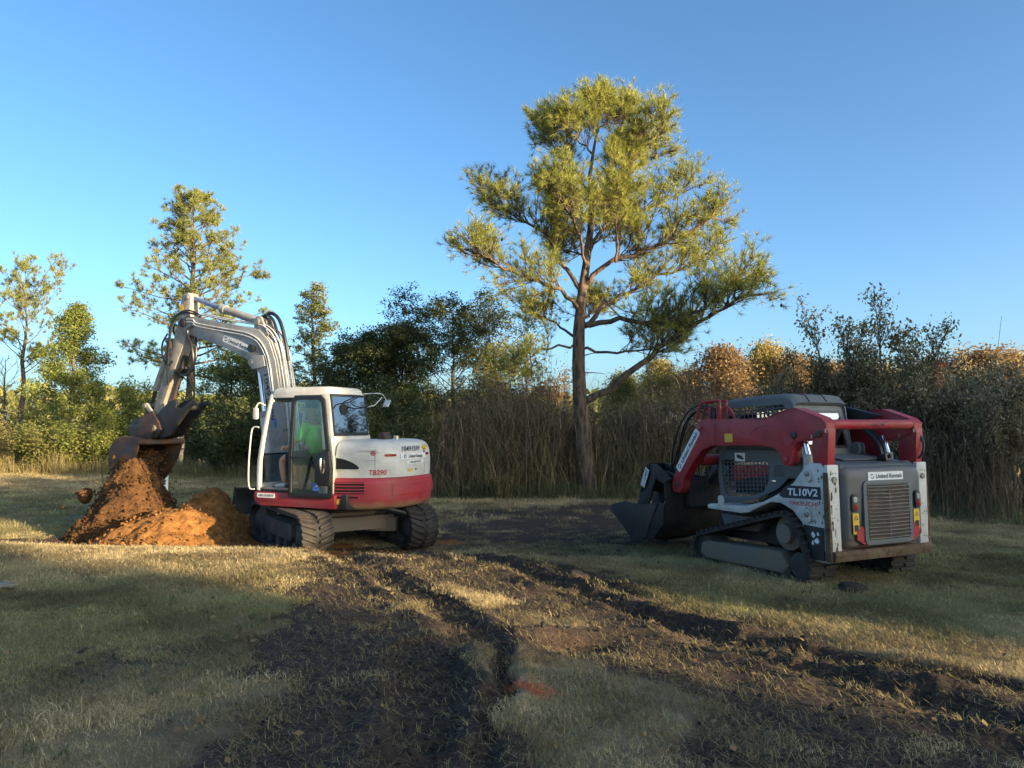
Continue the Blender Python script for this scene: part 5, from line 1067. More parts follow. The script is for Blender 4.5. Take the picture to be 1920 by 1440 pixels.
    i = rng.choice(len(P), 150, False); cone = []; mb = MB()
    for q in P[i]-D[i]*.12: mb.loft([[(q[0]+r_*math.cos(a), q[1]+r_*math.sin(a), q[2]-.09+h) for a in (0, 1.26, 2.5, 3.77, 5.0)] for h, r_ in ((0, .012), (.03, .035), (.08, .02))])
    co_ = mb.build('cones', 'cone_brown', root); co_['kind'] = 'stuff'
    return root
tall_pine()
# ---------------------------------------------------------------- general trees
def tree(name, label, pos, H, spread, prof, limbs, mat, bark_mat='grey_bark', kind='leaf', h0=.2, el=(10, 45), nsec=6, sl=.9, leaf=.12, per=14, sig=.22, flat=.5, seed=1, r0=None, lean=(0, 0), lenf=1., tw=3, start=.3, group=None, cat='tree', sink=.1, needle_w=.009, share=0):
    rng = np.random.default_rng(seed); x, y = pos; z = gz(x, y); root = thing(name, label, cat, (x, y, z), 0, group); r0 = r0 or H*.017
    key = ('t', mat, share)
    if share and key in PROTO: return reuse(key, root, (spread/2.4, spread/2.4, H/6.), rng.uniform(0, 6.28))
    if share: root.scale = (spread/2.4, spread/2.4, H/6.); H, spread = 6., 2.4
    n = 10; tr = np.array([[lean[0]*(k/n)**1.5+rng.normal(0, H*.006)*(k > 0), lean[1]*(k/n)**1.5+rng.normal(0, H*.006)*(k > 0), -sink+(H*.97+sink)*k/n] for k in range(n+1)]); tub = Tubes(); tub.add(tr, r0*(1-np.linspace(0, 1, n+1))**.8+.01, 9); tips = []
    for i in range(limbs):
        h = h0+(1-h0)*((i+rng.uniform(.1, .9))/limbs)**.9; h = min(h, .985); f = h*n; j = min(int(f), n-1); p = tr[j]*(1-(f-j))+tr[j+1]*(f-j)
        az = i*2.39996+rng.normal(0, .35); e = R(el[0]+(el[1]-el[0])*h+rng.normal(0, 7)); L = max(.25, spread*prof((h-h0)/(1-h0))*rng.uniform(.7, 1.12))
        path = walk(rng, p, (math.cos(az)*math.cos(e), math.sin(az)*math.cos(e), math.sin(e)), L, 6, .12, .28)
        limb_foliage(rng, path, max(.012, r0*.32*(1-h*.7)), tub, tips, max(3, int(nsec*(.4+.6*L/spread))), sl*lenf*(.5+.5*L/spread), start, .25, tw, .3*lenf, flat, 5, False)
    tub.build('trunk', bark_mat, root)
    P = np.array([p for p, _ in tips]); D = np.array([d for _, d in tips])
    if kind == 'pine': V, F = needles(rng, P, unit(D+np.array([0, 0, .3])), per, leaf, needle_w, .75)
    else:
        Q = np.repeat(P, per, 0)+rng.normal(0, sig, (len(P)*per, 3))*np.array([1, 1, 1-flat*.5]); Q[:, 2] = np.maximum(Q[:, 2], .03); V, F = quads(rng, Q, leaf, .55, flat*.6)
    crown_obj('crown', V, F, mat, root)
    if share: PROTO[key] = [(c_.name.split('.')[0], c_.data) for c_ in root.children]
    return root
cone = lambda q: (1-q)**.8*.95+.08
dome = lambda q: math.sin(min(1, q*.9+.12)*math.pi)**.7
egg = lambda q: (math.sin((q*.8+.18)*math.pi))**.8
top = lambda q: .45+.75*math.sin(min(1., q*.95)*math.pi*.85)
px = lambda u, d: ((u-960)/1380*d, d)
tree('pine_tree', 'tall slender golden-green pine behind the raised excavator boom', px(356, 36), 13.4, 3.9, lambda q: 1.0*(1-q)**.6*(.6+.4*min(1, q*5))+.10, 66, 'pine_gold', 'pine_bark', 'pine', .34, (-10, 40), 10, .85, .25, 26, seed=11, r0=.27, tw=5, needle_w=.011)
tree('pine_tree', 'slim pine with a sparse rounded top at the edge of the far field', px(42, 38), 9.2, 2.6, lambda q: .55+.6*math.sin(q*2.6), 24, 'pine_gold', 'pine_bark', 'pine', .50, (-5, 55), 8, .9, .26, 24, seed=12, r0=.16, tw=4, needle_w=.011)
tree('cedar_tree', 'broad pointed yellow-green cedar standing between two pines at the far field', px(135, 34), 7.3, 2.5, cone, 46, 'cedar_green', 'grey_bark', 'leaf', .10, (5, 55), 8, .9, .10, 32, .15, seed=13, tw=3)
tree('cedar_tree', 'thin spire-shaped golden cedar rising behind the excavator boom elbow', px(585, 31), 8.0, 2.3, lambda q: (1-q)**.9*.95+.10, 46, 'pine_gold', 'grey_bark', 'leaf', .12, (4, 20), 12, .40, .085, 16, .06, seed=14, r0=.12, tw=3, flat=.85, start=.08)
tree('evergreen_tree', 'dark flat-branched evergreen beside the golden pine trunk', px(432, 33), 5.0, 2.1, egg, 30, 'cedar_green', 'dark_bark', 'leaf', .08, (0, 35), 7, .8, .10, 26, .15, seed=15, flat=.8)
tree('evergreen_tree', 'low dark evergreen filling the gap behind the excavator cab front', px(478, 31), 4.3, 2.0, egg, 26, 'evergreen_dark', 'dark_bark', 'leaf', .05, (0, 40), 7, .8, .10, 26, .15, seed=16, flat=.7)
tree('evergreen_tree', 'dark evergreen with ragged upright top just above the excavator cab roof', px(700, 27), 4.9, 2.1, egg, 34, 'evergreen_dark', 'dark_bark', 'leaf', .10, (20, 65), 8, .8, .09, 30, .14, seed=17)
tree('evergreen_tree', 'dense dark evergreen with twin pointed tops, middle of the clump behind the excavator', px(752, 28), 5.5, 2.0, egg, 36, 'evergreen_dark', 'dark_bark', 'leaf', .10, (20, 65), 8, .8, .09, 30, .14, seed=18)
tree('evergreen_tree', 'bluish dark evergreen low behind the cab roof mirror', px(640, 29), 4.6, 2.0, egg, 28, 'evergreen_dark', 'dark_bark', 'leaf', .06, (15, 60), 7, .8, .09, 28, .15, seed=19)
tree('evergreen_tree', 'tallest dark evergreen of the middle clump with flat layered top', px(850, 26), 5.6, 2.0, top, 26, 'evergreen_dark', 'dark_bark', 'leaf', .36, (0, 40), 8, .75, .085, 30, .12, seed=20, r0=.10, flat=.8)
tree('leaning_tree', 'thin leaning tree with an airy crown between the evergreens and the tall pine', px(885, 25), 4.9, 2.1, top, 20, 'olive_leaf', 'grey_bark', 'leaf', .42, (-5, 45), 6, .8, .10, 12, .15, seed=21, r0=.10, lean=(1.2, 0), flat=.6)
tree('evergreen_tree', 'small pale-barked evergreen under the airy leaning tree', px(930, 27), 4.6, 1.7, egg, 22, 'olive_leaf', 'grey_bark', 'leaf', .15, (5, 50), 6, .7, .11, 14, .16, seed=22)
tree('bare_tree', 'leafless grey sapling at the far field edge beside the sparse pine', px(8, 37), 5.4, 1.6, egg, 20, 'gold_grass', 'grey_bark', 'leaf', .15, (30, 65), 6, .8, .03, 1, .05, seed=23, tw=4)
# autumn trees beyond the brush
AU = [(1352, 50, 6.6, 2.5, 'autumn_rust', 'dome-shaped rust-red autumn tree above the loader arm'), (1236, 56, 6.2, 1.9, 'autumn_gold', 'small golden autumn tree beneath the tall pine branch'), (1292, 54, 5.4, 1.5, 'autumn_gold', 'narrow yellow autumn tree beside the rust-red dome-shaped one'),
      (1442, 52, 7.0, 2.3, 'autumn_gold', 'golden-topped autumn tree above the loader cab roof'), (1400, 56, 5.6, 2.0, 'olive_leaf', 'olive autumn tree between the rust-red and golden ones'), (1492, 50, 6.0, 1.9, 'autumn_rust', 'brownish autumn tree right behind the loader roof'), (1745, 60, 6.6, 2.0, 'autumn_red', 'bright red autumn tree peeking over the brush'),
      (1850, 40, 5.4, 2.6, 'autumn_rust', 'russet autumn tree peeking over the grey brush at the far end'), (1640, 50, 5.5, 2.4, 'autumn_gold', 'golden autumn tree glowing through the tall twiggy shrub'), (1560, 54, 5.8, 2.4, 'autumn_rust', 'dull rust autumn tree behind the dark shrubs'), (1905, 44, 5.6, 2.2, 'autumn_gold', 'tan-gold autumn tree over the last grey shrubs'), (1170, 60, 5.4, 2.2, 'olive_leaf', 'pale olive tree far behind the reeds')]
for i, (u, d, H, s, m, lab) in enumerate(AU):
    tree('autumn_tree', lab, px(u, d), H*.96, s*1.15, egg, 34, m, 'dark_bark', 'leaf', .10, (10, 65), 9, 1.1, .16, 19, .34, share=1+(i % 2), seed=40+i, flat=.1, group='autumn trees beyond the brush')
# shrubs
def shrub(name, label, pos, H, W_, mat, stems=9, seed=1, leaf=.07, per=16, sig=.10, dens=1., bm='dark_bark', group=None, flat=0., lean=.55, bare=.3, sl=.55, kinks=5):
    rng = np.random.default_rng(seed); x, y = pos; root = thing(name, label, 'shrub', (x, y, gz(x, y)), 0, group); tub = Tubes(); tips = []
    key = (mat, leaf, bare, seed % 3 if mat in ('saltbush', 'evergreen_dark', 'weed_green', 'thicket_green') else 0); sz = (W_/2.6, W_/2.6, H/3.); rz = rng.uniform(0, 6.28); H, W_ = 3., 2.6
    if key in PROTO: return reuse(key, root, sz, rz)
    for i in range(stems):
        a = rng.uniform(0, 6.283); rr = rng.uniform(.05, 1)**.6; L = H*rng.uniform(.72, 1.08); b = np.array([math.cos(a)*rr*W_*.25, math.sin(a)*rr*W_*.25, -.05])
        d = np.array([math.cos(a)*rr*lean*W_/H, math.sin(a)*rr*lean*W_/H, 1.]); path = walk(rng, b, d, L, 7, .05, .22)
        limb_foliage(rng, path, .012+H*.006*rng.uniform(.6, 1.3), tub, tips, int(kinks*2*dens), sl*H/3, bare, .5, 4, .22*H/3, 0, 5, mat in ('saltbush', 'thicket_green'))
    tub.build('stems', bm, root); P = np.array([p for p, _ in tips]); Q = np.repeat(P, per, 0)+rng.normal(0, sig, (len(P)*per, 3)); Q[:, 2] = np.maximum(Q[:, 2], .02); V, F = quads(rng, Q, leaf, .45); crown_obj('crown', V, F, mat, root); PROTO[key] = [(c_.name.split('.')[0], c_.data) for c_ in root.children]; root.scale = sz; root.rotation_euler[2] = rz; return root
shrub('shrub', 'bright yellow-green bush under the sparse pine at the far field edge', px(62, 34), 2.3, 2.4, 'cedar_green', 12, 70, .10, 24, .18, 1., bare=.1)
shrub('shrub', 'rounded yellow-green bush nearest the raised bucket, far field edge', px(205, 32), 2.3, 3.4, 'cedar_green', 14, 71, .10, 24, .18, 1., bare=.1)
shrub('shrub', 'olive bush at the foot of the pointed cedar', px(120, 31.5), 2.0, 2.8, 'olive_leaf', 12, 72, .12, 14, .2, 1., bare=.1)
shrub('shrub', 'dry brown brush at the outer edge of the far field', px(-10, 32), 2.4, 3.2, 'gold_grass', 14, 73, .09, 10, .16, 1., bare=.1)
shrub('shrub', 'golden leafy bush behind the bucket and cedar', px(268, 35), 3.6, 2.8, 'cedar_green', 12, 74, .10, 24, .18, 1., bare=.15)
for u, d, h, w_, m, sd, lab in ((395, 31, 2.6, 2.8, 'evergreen_dark', 75, 'dark bush beside the foot of the golden pine'), (450, 29, 2.9, 3.0, 'evergreen_dark', 76, 'dark bush seen beside the excavator grab rail'), (530, 29, 3.0, 3.2, 'evergreen_dark', 77, 'dark bush seen through the excavator cab'),
        (640, 25, 2.9, 2.8, 'evergreen_dark', 78, 'dark bush behind the excavator rear window'), (705, 23.5, 2.7, 2.6, 'evergreen_dark', 79, 'dark bush rising over the excavator engine hood'), (765, 23, 2.5, 2.0, 'olive_leaf', 80, 'yellowish olive shrub just beyond the excavator counterweight'), (820, 24, 3.0, 2.6, 'evergreen_dark', 81, 'dark rounded bush beneath the tallest middle evergreen'), (890, 23.5, 2.9, 2.6, 'weed_green', 82, 'greyish green bush beneath the leaning tree'),
        (955, 24, 3.1, 2.6, 'weed_green', 83, 'tangled olive bush midway between excavator and tall pine'), (1010, 26, 3.6, 2.4, 'autumn_rust', 84, 'brownish sunlit bush beside the tall pine trunk'), (1045, 23, 2.2, 2.2, 'weed_green', 85, 'low dark bush against the foot of the tall pine')):
    shrub('shrub', lab, px(u, d), h, w_, m, 14, sd, .10, 18, .15, 1.1, bare=.08)
for u, d, h, w_, m, sd, lab in ((1135, 22, 2.5, 2.4, 'weed_green', 86, 'grey-green bush tangled in reeds right after the pine'), (1215, 22.5, 2.3, 2.4, 'weed_green', 87, 'low bush buried in reeds below the golden tree'), (1290, 21.5, 2.4, 2.4, 'saltbush', 88, 'grey bush in the reeds above the loader bucket'), (900, 21.5, 2.1, 2.2, 'olive_leaf', 89, 'olive bush at the front of the reeds near the excavator'), (985, 21.5, 2.2, 2.2, 'weed_green', 120, 'dark bush in the reeds behind the drooping straw clump'), (1390, 20.5, 2.7, 2.4, 'saltbush', 121, 'grey bush directly behind the loader arm elbow')):
    shrub('shrub', lab, px(u, d), h, w_, m, 14, sd, .08, 16, .13, 1.1, bare=.08)
# the grey-green thicket beyond the loader
SB = [(1530, 19, 3.9, 2.6, 'dark bushy shrub top behind the loader roof'), (1480, 21, 3.2, 2.4, 'dark shrub peeking over the loader cab front'), (1670, 17.5, 4.6, 3.0, 'tallest twiggy shrub with bare forked stems behind the loader'), (1600, 18.5, 3.6, 2.4, 'medium shrub squeezed beside the tallest twiggy shrub'), (1730, 17, 2.9, 2.2, 'low shrub behind the loader rear crossbar'),
      (1790, 16.5, 3.1, 2.4, 'grey shrub with pale seed heads next to the loader'), (1850, 16, 3.2, 2.2, 'grey shrub with rounded dark top'), (1905, 15.5, 3.15, 2.4, 'grey shrub cut off by the picture edge, front of the thicket'), (1950, 17, 3.6, 2.6, 'tall grey shrub cut off by the picture edge, back of the thicket'), (1820, 19, 3.5, 2.6, 'dark shrub at the back of the thicket'), (1760, 20, 3.6, 2.6, 'dark shrub at the back below the red tree'), (1890, 20, 3.9, 2.6, 'dark shrub at the back below the russet tree')]
for i, (u, d, h, w_, lab) in enumerate(SB):
    shrub('shrub', lab, px(u, d), h*(.95 if i % 3 else .86), w_, 'saltbush' if i % 2 else 'thicket_green', 17, 90+i, .075, 12, .085, 1.15, 'grey_bark', 'grey shrubs of the thicket', bare=.3 if i != 2 else .45)
# front skirt of the thicket: tangled dark growth, nobody could count it
def stalks(name, label, zone, n, h, w0, mat, lean=.25, seed=5, segs=4, leafy=2, kind='stuff', curl=.5, leaf_l=.5, plume=0.):
    """n thin ribbons, two crossed per stalk, with drooping blades; zone(rng, n) gives x, y, height factor"""
    rng = np.random.default_rng(seed); x, y, hf = zone(rng, n); z = base_z(x, y); H = rng.uniform(h[0], h[1], n)*hf; a = rng.uniform(0, 6.283, n); ln = np.abs(rng.normal(0, lean, n)); Vs = []; Fs = []; off = 0
    d = np.stack([np.cos(a), np.sin(a), 0*a], 1); base = np.stack([x, y, z-.03], 1); W_ = w0*rng.uniform(.6, 1.4, n)
    b2 = rng.uniform(0, 6.283, n); q = np.stack([np.cos(b2), np.sin(b2), 0*b2], 1)
    def ribbon(p0, dr, up, L, wd, qq, cl):
        nonlocal off
        m = len(p0); ring = []
        for k in range(segs+1):
            s = k/segs; c = p0+dr*(L*s*(.4+.6*s)*1.)[:, None]*cl[:, None]+np.array([0, 0, 1.])*(L*s*up)[:, None]-np.array([0, 0, 1.])*(L*np.abs(cl)*s*s*.5)[:, None]
            ww = (wd*(1-s*.85)*.5)[:, None]; ring += [c-qq*ww, c+qq*ww]
        V = np.stack(ring, 1).reshape(-1, 3); o = (np.arange(m)*2*(segs+1))[:, None]
        F = np.concatenate([o+np.array([2*k, 2*k+1, 2*k+3, 2*k+2]) for k in range(segs)]); Vs.append(V); Fs.append(F+off); off += len(V); return ring
    ribbon(base, d, np.ones(n), H, W_, q, ln)
    for _ in range(leafy):
        s = rng.uniform(.15, .95, n); p = base+d*(H*s*(.4+.6*s)*ln)[:, None]; p[:, 2] += H*s-H*ln*s*s*.5; a2 = rng.uniform(0, 6.283, n); d2 = np.stack([np.cos(a2), np.sin(a2), 0*a2], 1)
        ribbon(p, d2, rng.uniform(.2, .9, n), leaf_l*H*rng.uniform(.25, .6, n), W_*1.1, np.stack([-d2[:, 1], d2[:, 0], 0*a2], 1), np.abs(rng.normal(curl, .3, n)))
    if plume:
        k = rng.uniform(0, 1, n) < plume; tip = base+d*(H*ln)[:, None]; tip[:, 2] += H-H*ln*.5; Q = np.repeat(tip[k], 14, 0)+rng.normal(0, 1, (k.sum()*14, 3))*np.array([.035, .035, .11]); V, F = quads(rng, Q, .07, .3); Vs.append(V); Fs.append(F+off); off += len(V)
    o = link(name, mesh_np(name, np.concatenate(Vs), np.concatenate(Fs)), mat); return tag(o, label, 'plants', kind=kind)
def band(pts, width, jitter=1.):
    """zone along a polyline given as (u, depth, height factor)"""
    def f(rng, n):
        A = np.array([(*px(u, d), hf) for u, d, hf in pts]); seg = np.hypot(*(A[1:, :2]-A[:-1, :2]).T); c = np.concatenate([[0], np.cumsum(seg)]); s = rng.uniform(0, c[-1], n)
        x, y, hf = (np.interp(s, c, A[:, k]) for k in range(3)); return x+rng.normal(0, .2, n), y+rng.uniform(0, 1, n)**1.1*width, hf*rng.uniform(.75, 1.1, n)*(.25+1.45*fbm(x, y*.4, .9, 17, 4))
    return f
stalks('reed_thicket', 'dense tall dry brown reeds and weed stalks round the tall pine', band([(815, 20.5, .75), (900, 20.3, .85), (1000, 20, .95), (1080, 20, .9), (1180, 19.5, 1.0), (1300, 19, .95), (1400, 19, .8)], 3.4), 5600, (1.2, 3.9), .018, 'dry_reed', .34, 5, 3, 3, leaf_l=.6, plume=.22)
stalks('fallen_reeds', 'bent pale reed stalks leaning across the brush', band([(840, 20, .8), (1100, 19.4, 1), (1320, 18.6, .9)], 1.6), 700, (1.4, 2.8), .020, 'gold_grass', .7, 6, 5, 1)
stalks('thicket_undergrowth', 'dark tangled weeds at the foot of the grey thicket', band([(1430, 19.5, .9), (1560, 17.5, 1.), (1700, 15.8, 1), (1800, 14.9, 1), (1960, 14.2, 1)], 2.6), 4200, (.8, 2.3), .015, 'dry_reed', .42, 7, 3, 2)
stalks('weed_fringe', 'knee-high dark green weeds along the foot of the brush', band([(820, 20.2, 1), (1000, 19.4, 1), (1150, 18.4, 1.1), (1300, 17.6, 1), (1500, 17, 1), (1700, 14.9, .9), (1960, 13.4, .9)], 1.6), 7500, (.18, .62), .012, 'weed_green', .5, 8, 2, 1)
stalks('golden_field_grass', 'long golden grass along the far field edge', band([(-60, 30.5, 1), (100, 30, 1.), (250, 29.5, 1), (420, 28, .8), (560, 26, .7)], 2.6), 8000, (.3, .95), .02, 'gold_grass', .4, 9, 2, 1)
stalks('edge_tufts', 'short tan grass bordering the far lawn', band([(-40, 29, 1), (250, 28, 1), (500, 25, 1), (800, 20.5, 1)], 2.2), 5000, (.10, .32), .015, 'gold_grass', .5, 10, 2, 1)
# hanging dry clump and tall feathery weeds
yx, yy_ = px(935, 19.6); rt = thing('weed_clump', 'drooping straw-coloured clump hanging at the front of the brush', 'plant', (yx, yy_, gz(yx, yy_)))
rng = np.random.default_rng(77); V, F = blades(rng, 130, .09, .8, 1.25, .02, (1.6, 2.9), 6); V[:, 2] += .15; crown_obj('dead_blades', V, F, 'gold_grass', rt); V, F = blades(rng, 60, .08, .6, 1.0, .02, (.5, 1.4), 5); crown_obj('live_blades', V, F, 'weed_green', rt)
for i, (u, d, H, lab) in enumerate(((1055, 22, 3.6, 'feathery tall weed stalk standing against the sky by the pine trunk'), (1005, 22, 3.3, 'shorter feathery weed stalk against the sky, away from the pine trunk'), (1290, 22, 4.0, 'thin dry weed stalk against the sky beside the autumn trees'), (1848, 18, 4.6, 'single long bare cane rising from the grey thicket'))):
    x, y = px(u, d); rt = thing('weed_stalk', lab, 'plant', (x, y, gz(x, y))); rng = np.random.default_rng(200+i); tub = Tubes(); p = walk(rng, (0, 0, -.05), (.03, 0, 1), H, 9, 0, .08); tub.add(p, np.linspace(.012, .004, 10), 5)
    if i < 3:
        for s in np.linspace(.55, .98, 16): j = min(int(s*9), 8); q = p[j]+(p[j+1]-p[j])*(s*9-j); a = rng.uniform(0, 6.28); tub.add(walk(rng, q, (math.cos(a), math.sin(a), 1.2), .36*(1.2-s), 3, 0, .3), [.005, .004, .003, .002], 3)
    tub.build('stalk', 'dry_reed', rt)
# woods far off, one mass on the horizon
rng = np.random.default_rng(9); n = 15000; u = rng.uniform(-1.0, 1.0, n); d = rng.uniform(120, 190, n); X = u*d; hh = 4.5+4.5*fbm(X, d*0, .05, 4)+2*fbm(X, d*0, .25, 7); Z = hh*rng.uniform(0, 1, n)**.7-.3
V, F = quads(rng, np.stack([X, d, Z], 1), 1.6, .7); wd = link('far_woods', mesh_np('far_woods', V, F), 'olive_leaf'); tag(wd, 'low band of woods along the horizon', 'woods', kind='stuff')
# ---------------------------------------------------------------- trees out of frame towards the sun: their shade lies over the yard
Tv = np.array([TRAVEL.x, TRAVEL.y]); Nv = np.array([.57, .82]); Nv = Nv/np.linalg.norm(Nv)
def shade_tree(nn, tt, H, Rd, seed, label):
    rng = np.random.default_rng(seed); x, y = Tv*tt+Nv*nn; root = thing('hedgerow_tree', label, 'tree', (x, y, gz(x, y)), 0, 'hedgerow trees beside the yard')
    if 'hedge' in PROTO: return reuse('hedge', root, (Rd/2.3, Rd/2.3, H/11.6), rng.uniform(0, 6.28))
    root.scale = (Rd/2.3, Rd/2.3, H/11.6); H, Rd = 11.6, 2.3; tub = Tubes(); tub.add(np.array([[0, 0, -.1], [.05, 0, H*.3], [0, .1, H*.6], [0, 0, H*.9]]), [.22, .18, .12, .04], 8)
    for k in range(8): a = k*2.4; tub.add(walk(rng, (0, 0, H*(.2+.07*k)), (math.cos(a), math.sin(a), .6), Rd*.9, 5, .1, .3), np.linspace(.08, .02, 6), 5)
    tub.build('trunk', 'grey_bark', root); m = 8000; v = unit(rng.normal(0, 1, (m, 3)))*rng.uniform(.2, 1, (m, 1))**.45; P = v*np.array([Rd, Rd, H*.53])+np.array([0, 0, H*.50]); P += rng.normal(0, .15, P.shape); P[:, 2] = np.clip(P[:, 2], .05, H)
    V, F = quads(rng, P, .46, .7); crown_obj('crown', V, F, 'shade_leaf', root); PROTO['hedge'] = [(c_.name.split('.')[0], c_.data) for c_ in root.children]
HR = [(-9, 7.4), (-5.6, 7.0), (-2.4, 7.6), (.1, 7.2), (2.4, 7.3), (9.5, 7.4), (12, 7.8), (14.6, 8.0), (17.4, 8.8), (20.4, 8.2), (24.0, 6.0), (27.5, 5.4), (31, 5.0)]
for i, (nn, H) in enumerate(HR): shade_tree(nn, -40+(i % 2)*.8, H+4.25, 2.3, 300+i, 'tall leafy hedgerow tree standing outside the picture on the sunny side')
# ================================================================ SOIL, PIPE, SMALL THINGS
t = NT('orange_soil'); co = t.coord('Generated'); co2 = t.n('ShaderNodeNewGeometry').outputs['Position']
n2 = t.noise(9, 9, .72, co2); n3 = t.noise(60, 6, .75, co2)
c = t.mix(t.step(n2, .34, .68), (.17, .072, .021), (.36, .168, .052)); c = t.mix(t.step(n3, .62, .78), c, (.43, .25, .11)); t.done(t.bsdf(c, .95, 0., t.bump(t.math('ADD', n2, t.math('MULTIPLY', n3, .6)), .9, .04), Specular_IOR_Level=.15))
t = NT('brown_soil'); co2 = t.n('ShaderNodeNewGeometry').outputs['Position']; n2 = t.noise(7, 9, .75, co2); n3 = t.noise(40, 6, .75, co2)
c = t.mix(t.step(n2, .36, .66), (.062, .030, .014), (.17, .082, .031)); c = t.mix(t.step(n3, .60, .80), c, (.27, .145, .065)); t.done(t.bsdf(c, .95, 0., t.bump(t.math('ADD', n2, t.math('MULTIPLY', n3, .7)), 1., .05), Specular_IOR_Level=.15))
def n3d(P, s, seed=0): return (fbm(P[:, 0]+P[:, 2]*.7, P[:, 1]-P[:, 2]*.5, s, seed, 5)+fbm(P[:, 2]+P[:, 0]*.3+50, P[:, 1]+P[:, 0]*.6, s, seed+11, 5))-1
def clods(rng, P, size):
    """rough little lumps"""
    base = np.array([(0, 0, 1), (.9, 0, .3), (.28, .85, .3), (-.72, .53, .3), (-.72, -.53, .3), (.28, -.85, .3), (.72, .53, -.4), (-.28, .85, -.4), (-.9, 0, -.4), (-.28, -.85, -.4), (.72, -.53, -.4), (0, 0, -1)]); fc = np.array([(0, 1, 2), (0, 2, 3), (0, 3, 4), (0, 4, 5), (0, 5, 1), (1, 6, 2), (2, 7, 3), (3, 8, 4), (4, 9, 5), (5, 10, 1), (6, 7, 2), (7, 8, 3), (8, 9, 4), (9, 10, 5), (10, 6, 1), (6, 11, 7), (7, 11, 8), (8, 11, 9), (9, 11, 10), (10, 11, 6)])
    n = len(P); s = size[:, None, None]; V = base[None]*s*(1+rng.normal(0, .28, (n, 12, 1)))*rng.uniform(.6, 1.2, (n, 1, 3))+P[:, None]; return V.reshape(-1, 3), (fc[None]+np.arange(n)[:, None, None]*12).reshape(-1, 3)
def heap(name, label, peaks, mat, seed, cell=.035, clod_n=500, cs=(.012, .05), rough=.16):
    """heap standing on the ground: sum of rounded cones with a crumbly surface"""
    rng = np.random.default_rng(seed); x0 = min(p[0]-p[2]*1.5 for p in peaks); x1 = max(p[0]+p[2]*1.5 for p in peaks); y0 = min(p[1]-p[3]*1.5 for p in peaks); y1 = max(p[1]+p[3]*1.5 for p in peaks)
    xs_ = np.arange(x0, x1, cell); ys_ = np.arange(y0, y1, cell); X, Y = (a.ravel() for a in np.meshgrid(xs_, ys_)); wx = X+(fbm(X, Y, 1.6, seed)-.5)*.5; wy = Y+(fbm(X, Y, 1.6, seed+3)-.5)*.5; h = np.zeros(len(X))
    for px_, py_, rx_, ry_, hh in peaks: q = np.sqrt(((wx-px_)/rx_)**2+((wy-py_)/ry_)**2); h = np.maximum(h, hh*np.where(q < 1.05, (.5+.5*np.cos(np.clip(q/1.05, 0, 1)*np.pi))**.85, 0))
    k = sstep(0, .15, h); h = h+k*((fbm(X, Y, 3.2, seed+5, 5)-.5)*rough*1.6+(fbm(X, Y, 14, seed+8, 3)-.5)*rough*.45); Z = base_z(X, Y)+np.where(h > .01, h, -.06)
    nx_, ny_ = len(xs_), len(ys_); idx_ = np.arange(nx_*ny_).reshape(ny_, nx_); F = np.stack([idx_[:-1, :-1], idx_[:-1, 1:], idx_[1:, 1:], idx_[1:, :-1]], -1).reshape(-1, 4); F = F[(h[F] > .005).any(1)]
    c = np.array([peaks[0][0], peaks[0][1], gz(peaks[0][0], peaks[0][1])]); root = thing(name, label, 'dirt heap', tuple(c)); V = np.stack([X, Y, Z], 1)-c; me = mesh_np('heap', V, F); me.polygons.foreach_set('use_smooth', np.ones(len(F), bool)); link('soil_mass', me, mat, root)
    pr = np.flatnonzero(h > .02); w_ = (.15+np.exp(-h[pr]*1.5)); i = rng.choice(pr, clod_n, True, w_/w_.sum()); P = V[i]+rng.normal(0, .03, (clod_n, 3)); V2, F2 = clods(rng, P, rng.uniform(cs[0], cs[1], clod_n)**1.0); o = link('clods', mesh_np('clods', V2, F2), mat, root); o['kind'] = 'stuff'; return root
heap('dirt_heap', 'wide heap of fresh orange dirt between the bucket and the excavator blade', [(-5.6, 12.3, 1.25, 1.05, .60), (-5.4, 13.3, 1.0, 1.1, .88), (-5.1, 12.7, .6, .6, .45), (-6.1, 12.1, .95, .7, .30)], 'orange_soil', 21, .032, 1100, (.008, .032), .11)
heap('dirt_heap', 'dark brown clumpy heap growing under the dumping bucket', [(-6.75, 13.2, .98, 1.0, .95), (-7.0, 13.75, .9, .9, 1.35), (-6.6, 12.75, .85, .7, .42), (-6.2, 12.9, .7, .75, .45)], 'brown_soil', 22, .032, 3200, (.006, .03), .18)
# soil pouring out of the bucket: one crumbling column joined to the bucket mouth
rng = np.random.default_rng(31); spine = [np.array(tuple(q)) for q in smooth_path([(-7.30, 14.80, 1.05), (-7.26, 14.50, .80), (-7.2, 14.15, .50), (-7.1, 13.8, .15), (-7.0, 13.5, -.2)], 6)]; rad = np.interp(np.linspace(0, 1, len(spine)), [0, .12, .4, .7, 1], [.18, .35, .42, .50, .62]); K = 40
V = []
for c, r_ in zip(spine, rad):
    for k in range(K): a = 2*math.pi*k/K; V.append(c+np.array([math.cos(a)*r_, math.sin(a)*r_*.7, 0]))
V = np.array(V); dv = V-np.repeat(np.array(spine), K, 0); V = V+dv*(n3d(V, 2.2, 5)*.7+n3d(V, 7, 9)*.45+n3d(V, 20, 2)*.2)[:, None]; m_ = len(spine)
F = [(i*K+k, i*K+(k+1) % K, (i+1)*K+(k+1) % K, (i+1)*K+k) for i in range(m_-1) for k in range(K)]
root = thing('falling_soil', 'brown soil pouring out of the bucket onto the clumpy heap', 'soil', (-6.9, 13.9, gz(-6.9, 13.9))); O = np.array(root.location)
top_c = len(V); V = np.vstack([V, spine[0]+[0, 0, .12]]); F3 = [(k, top_c, (k+1) % K) for k in range(K)]
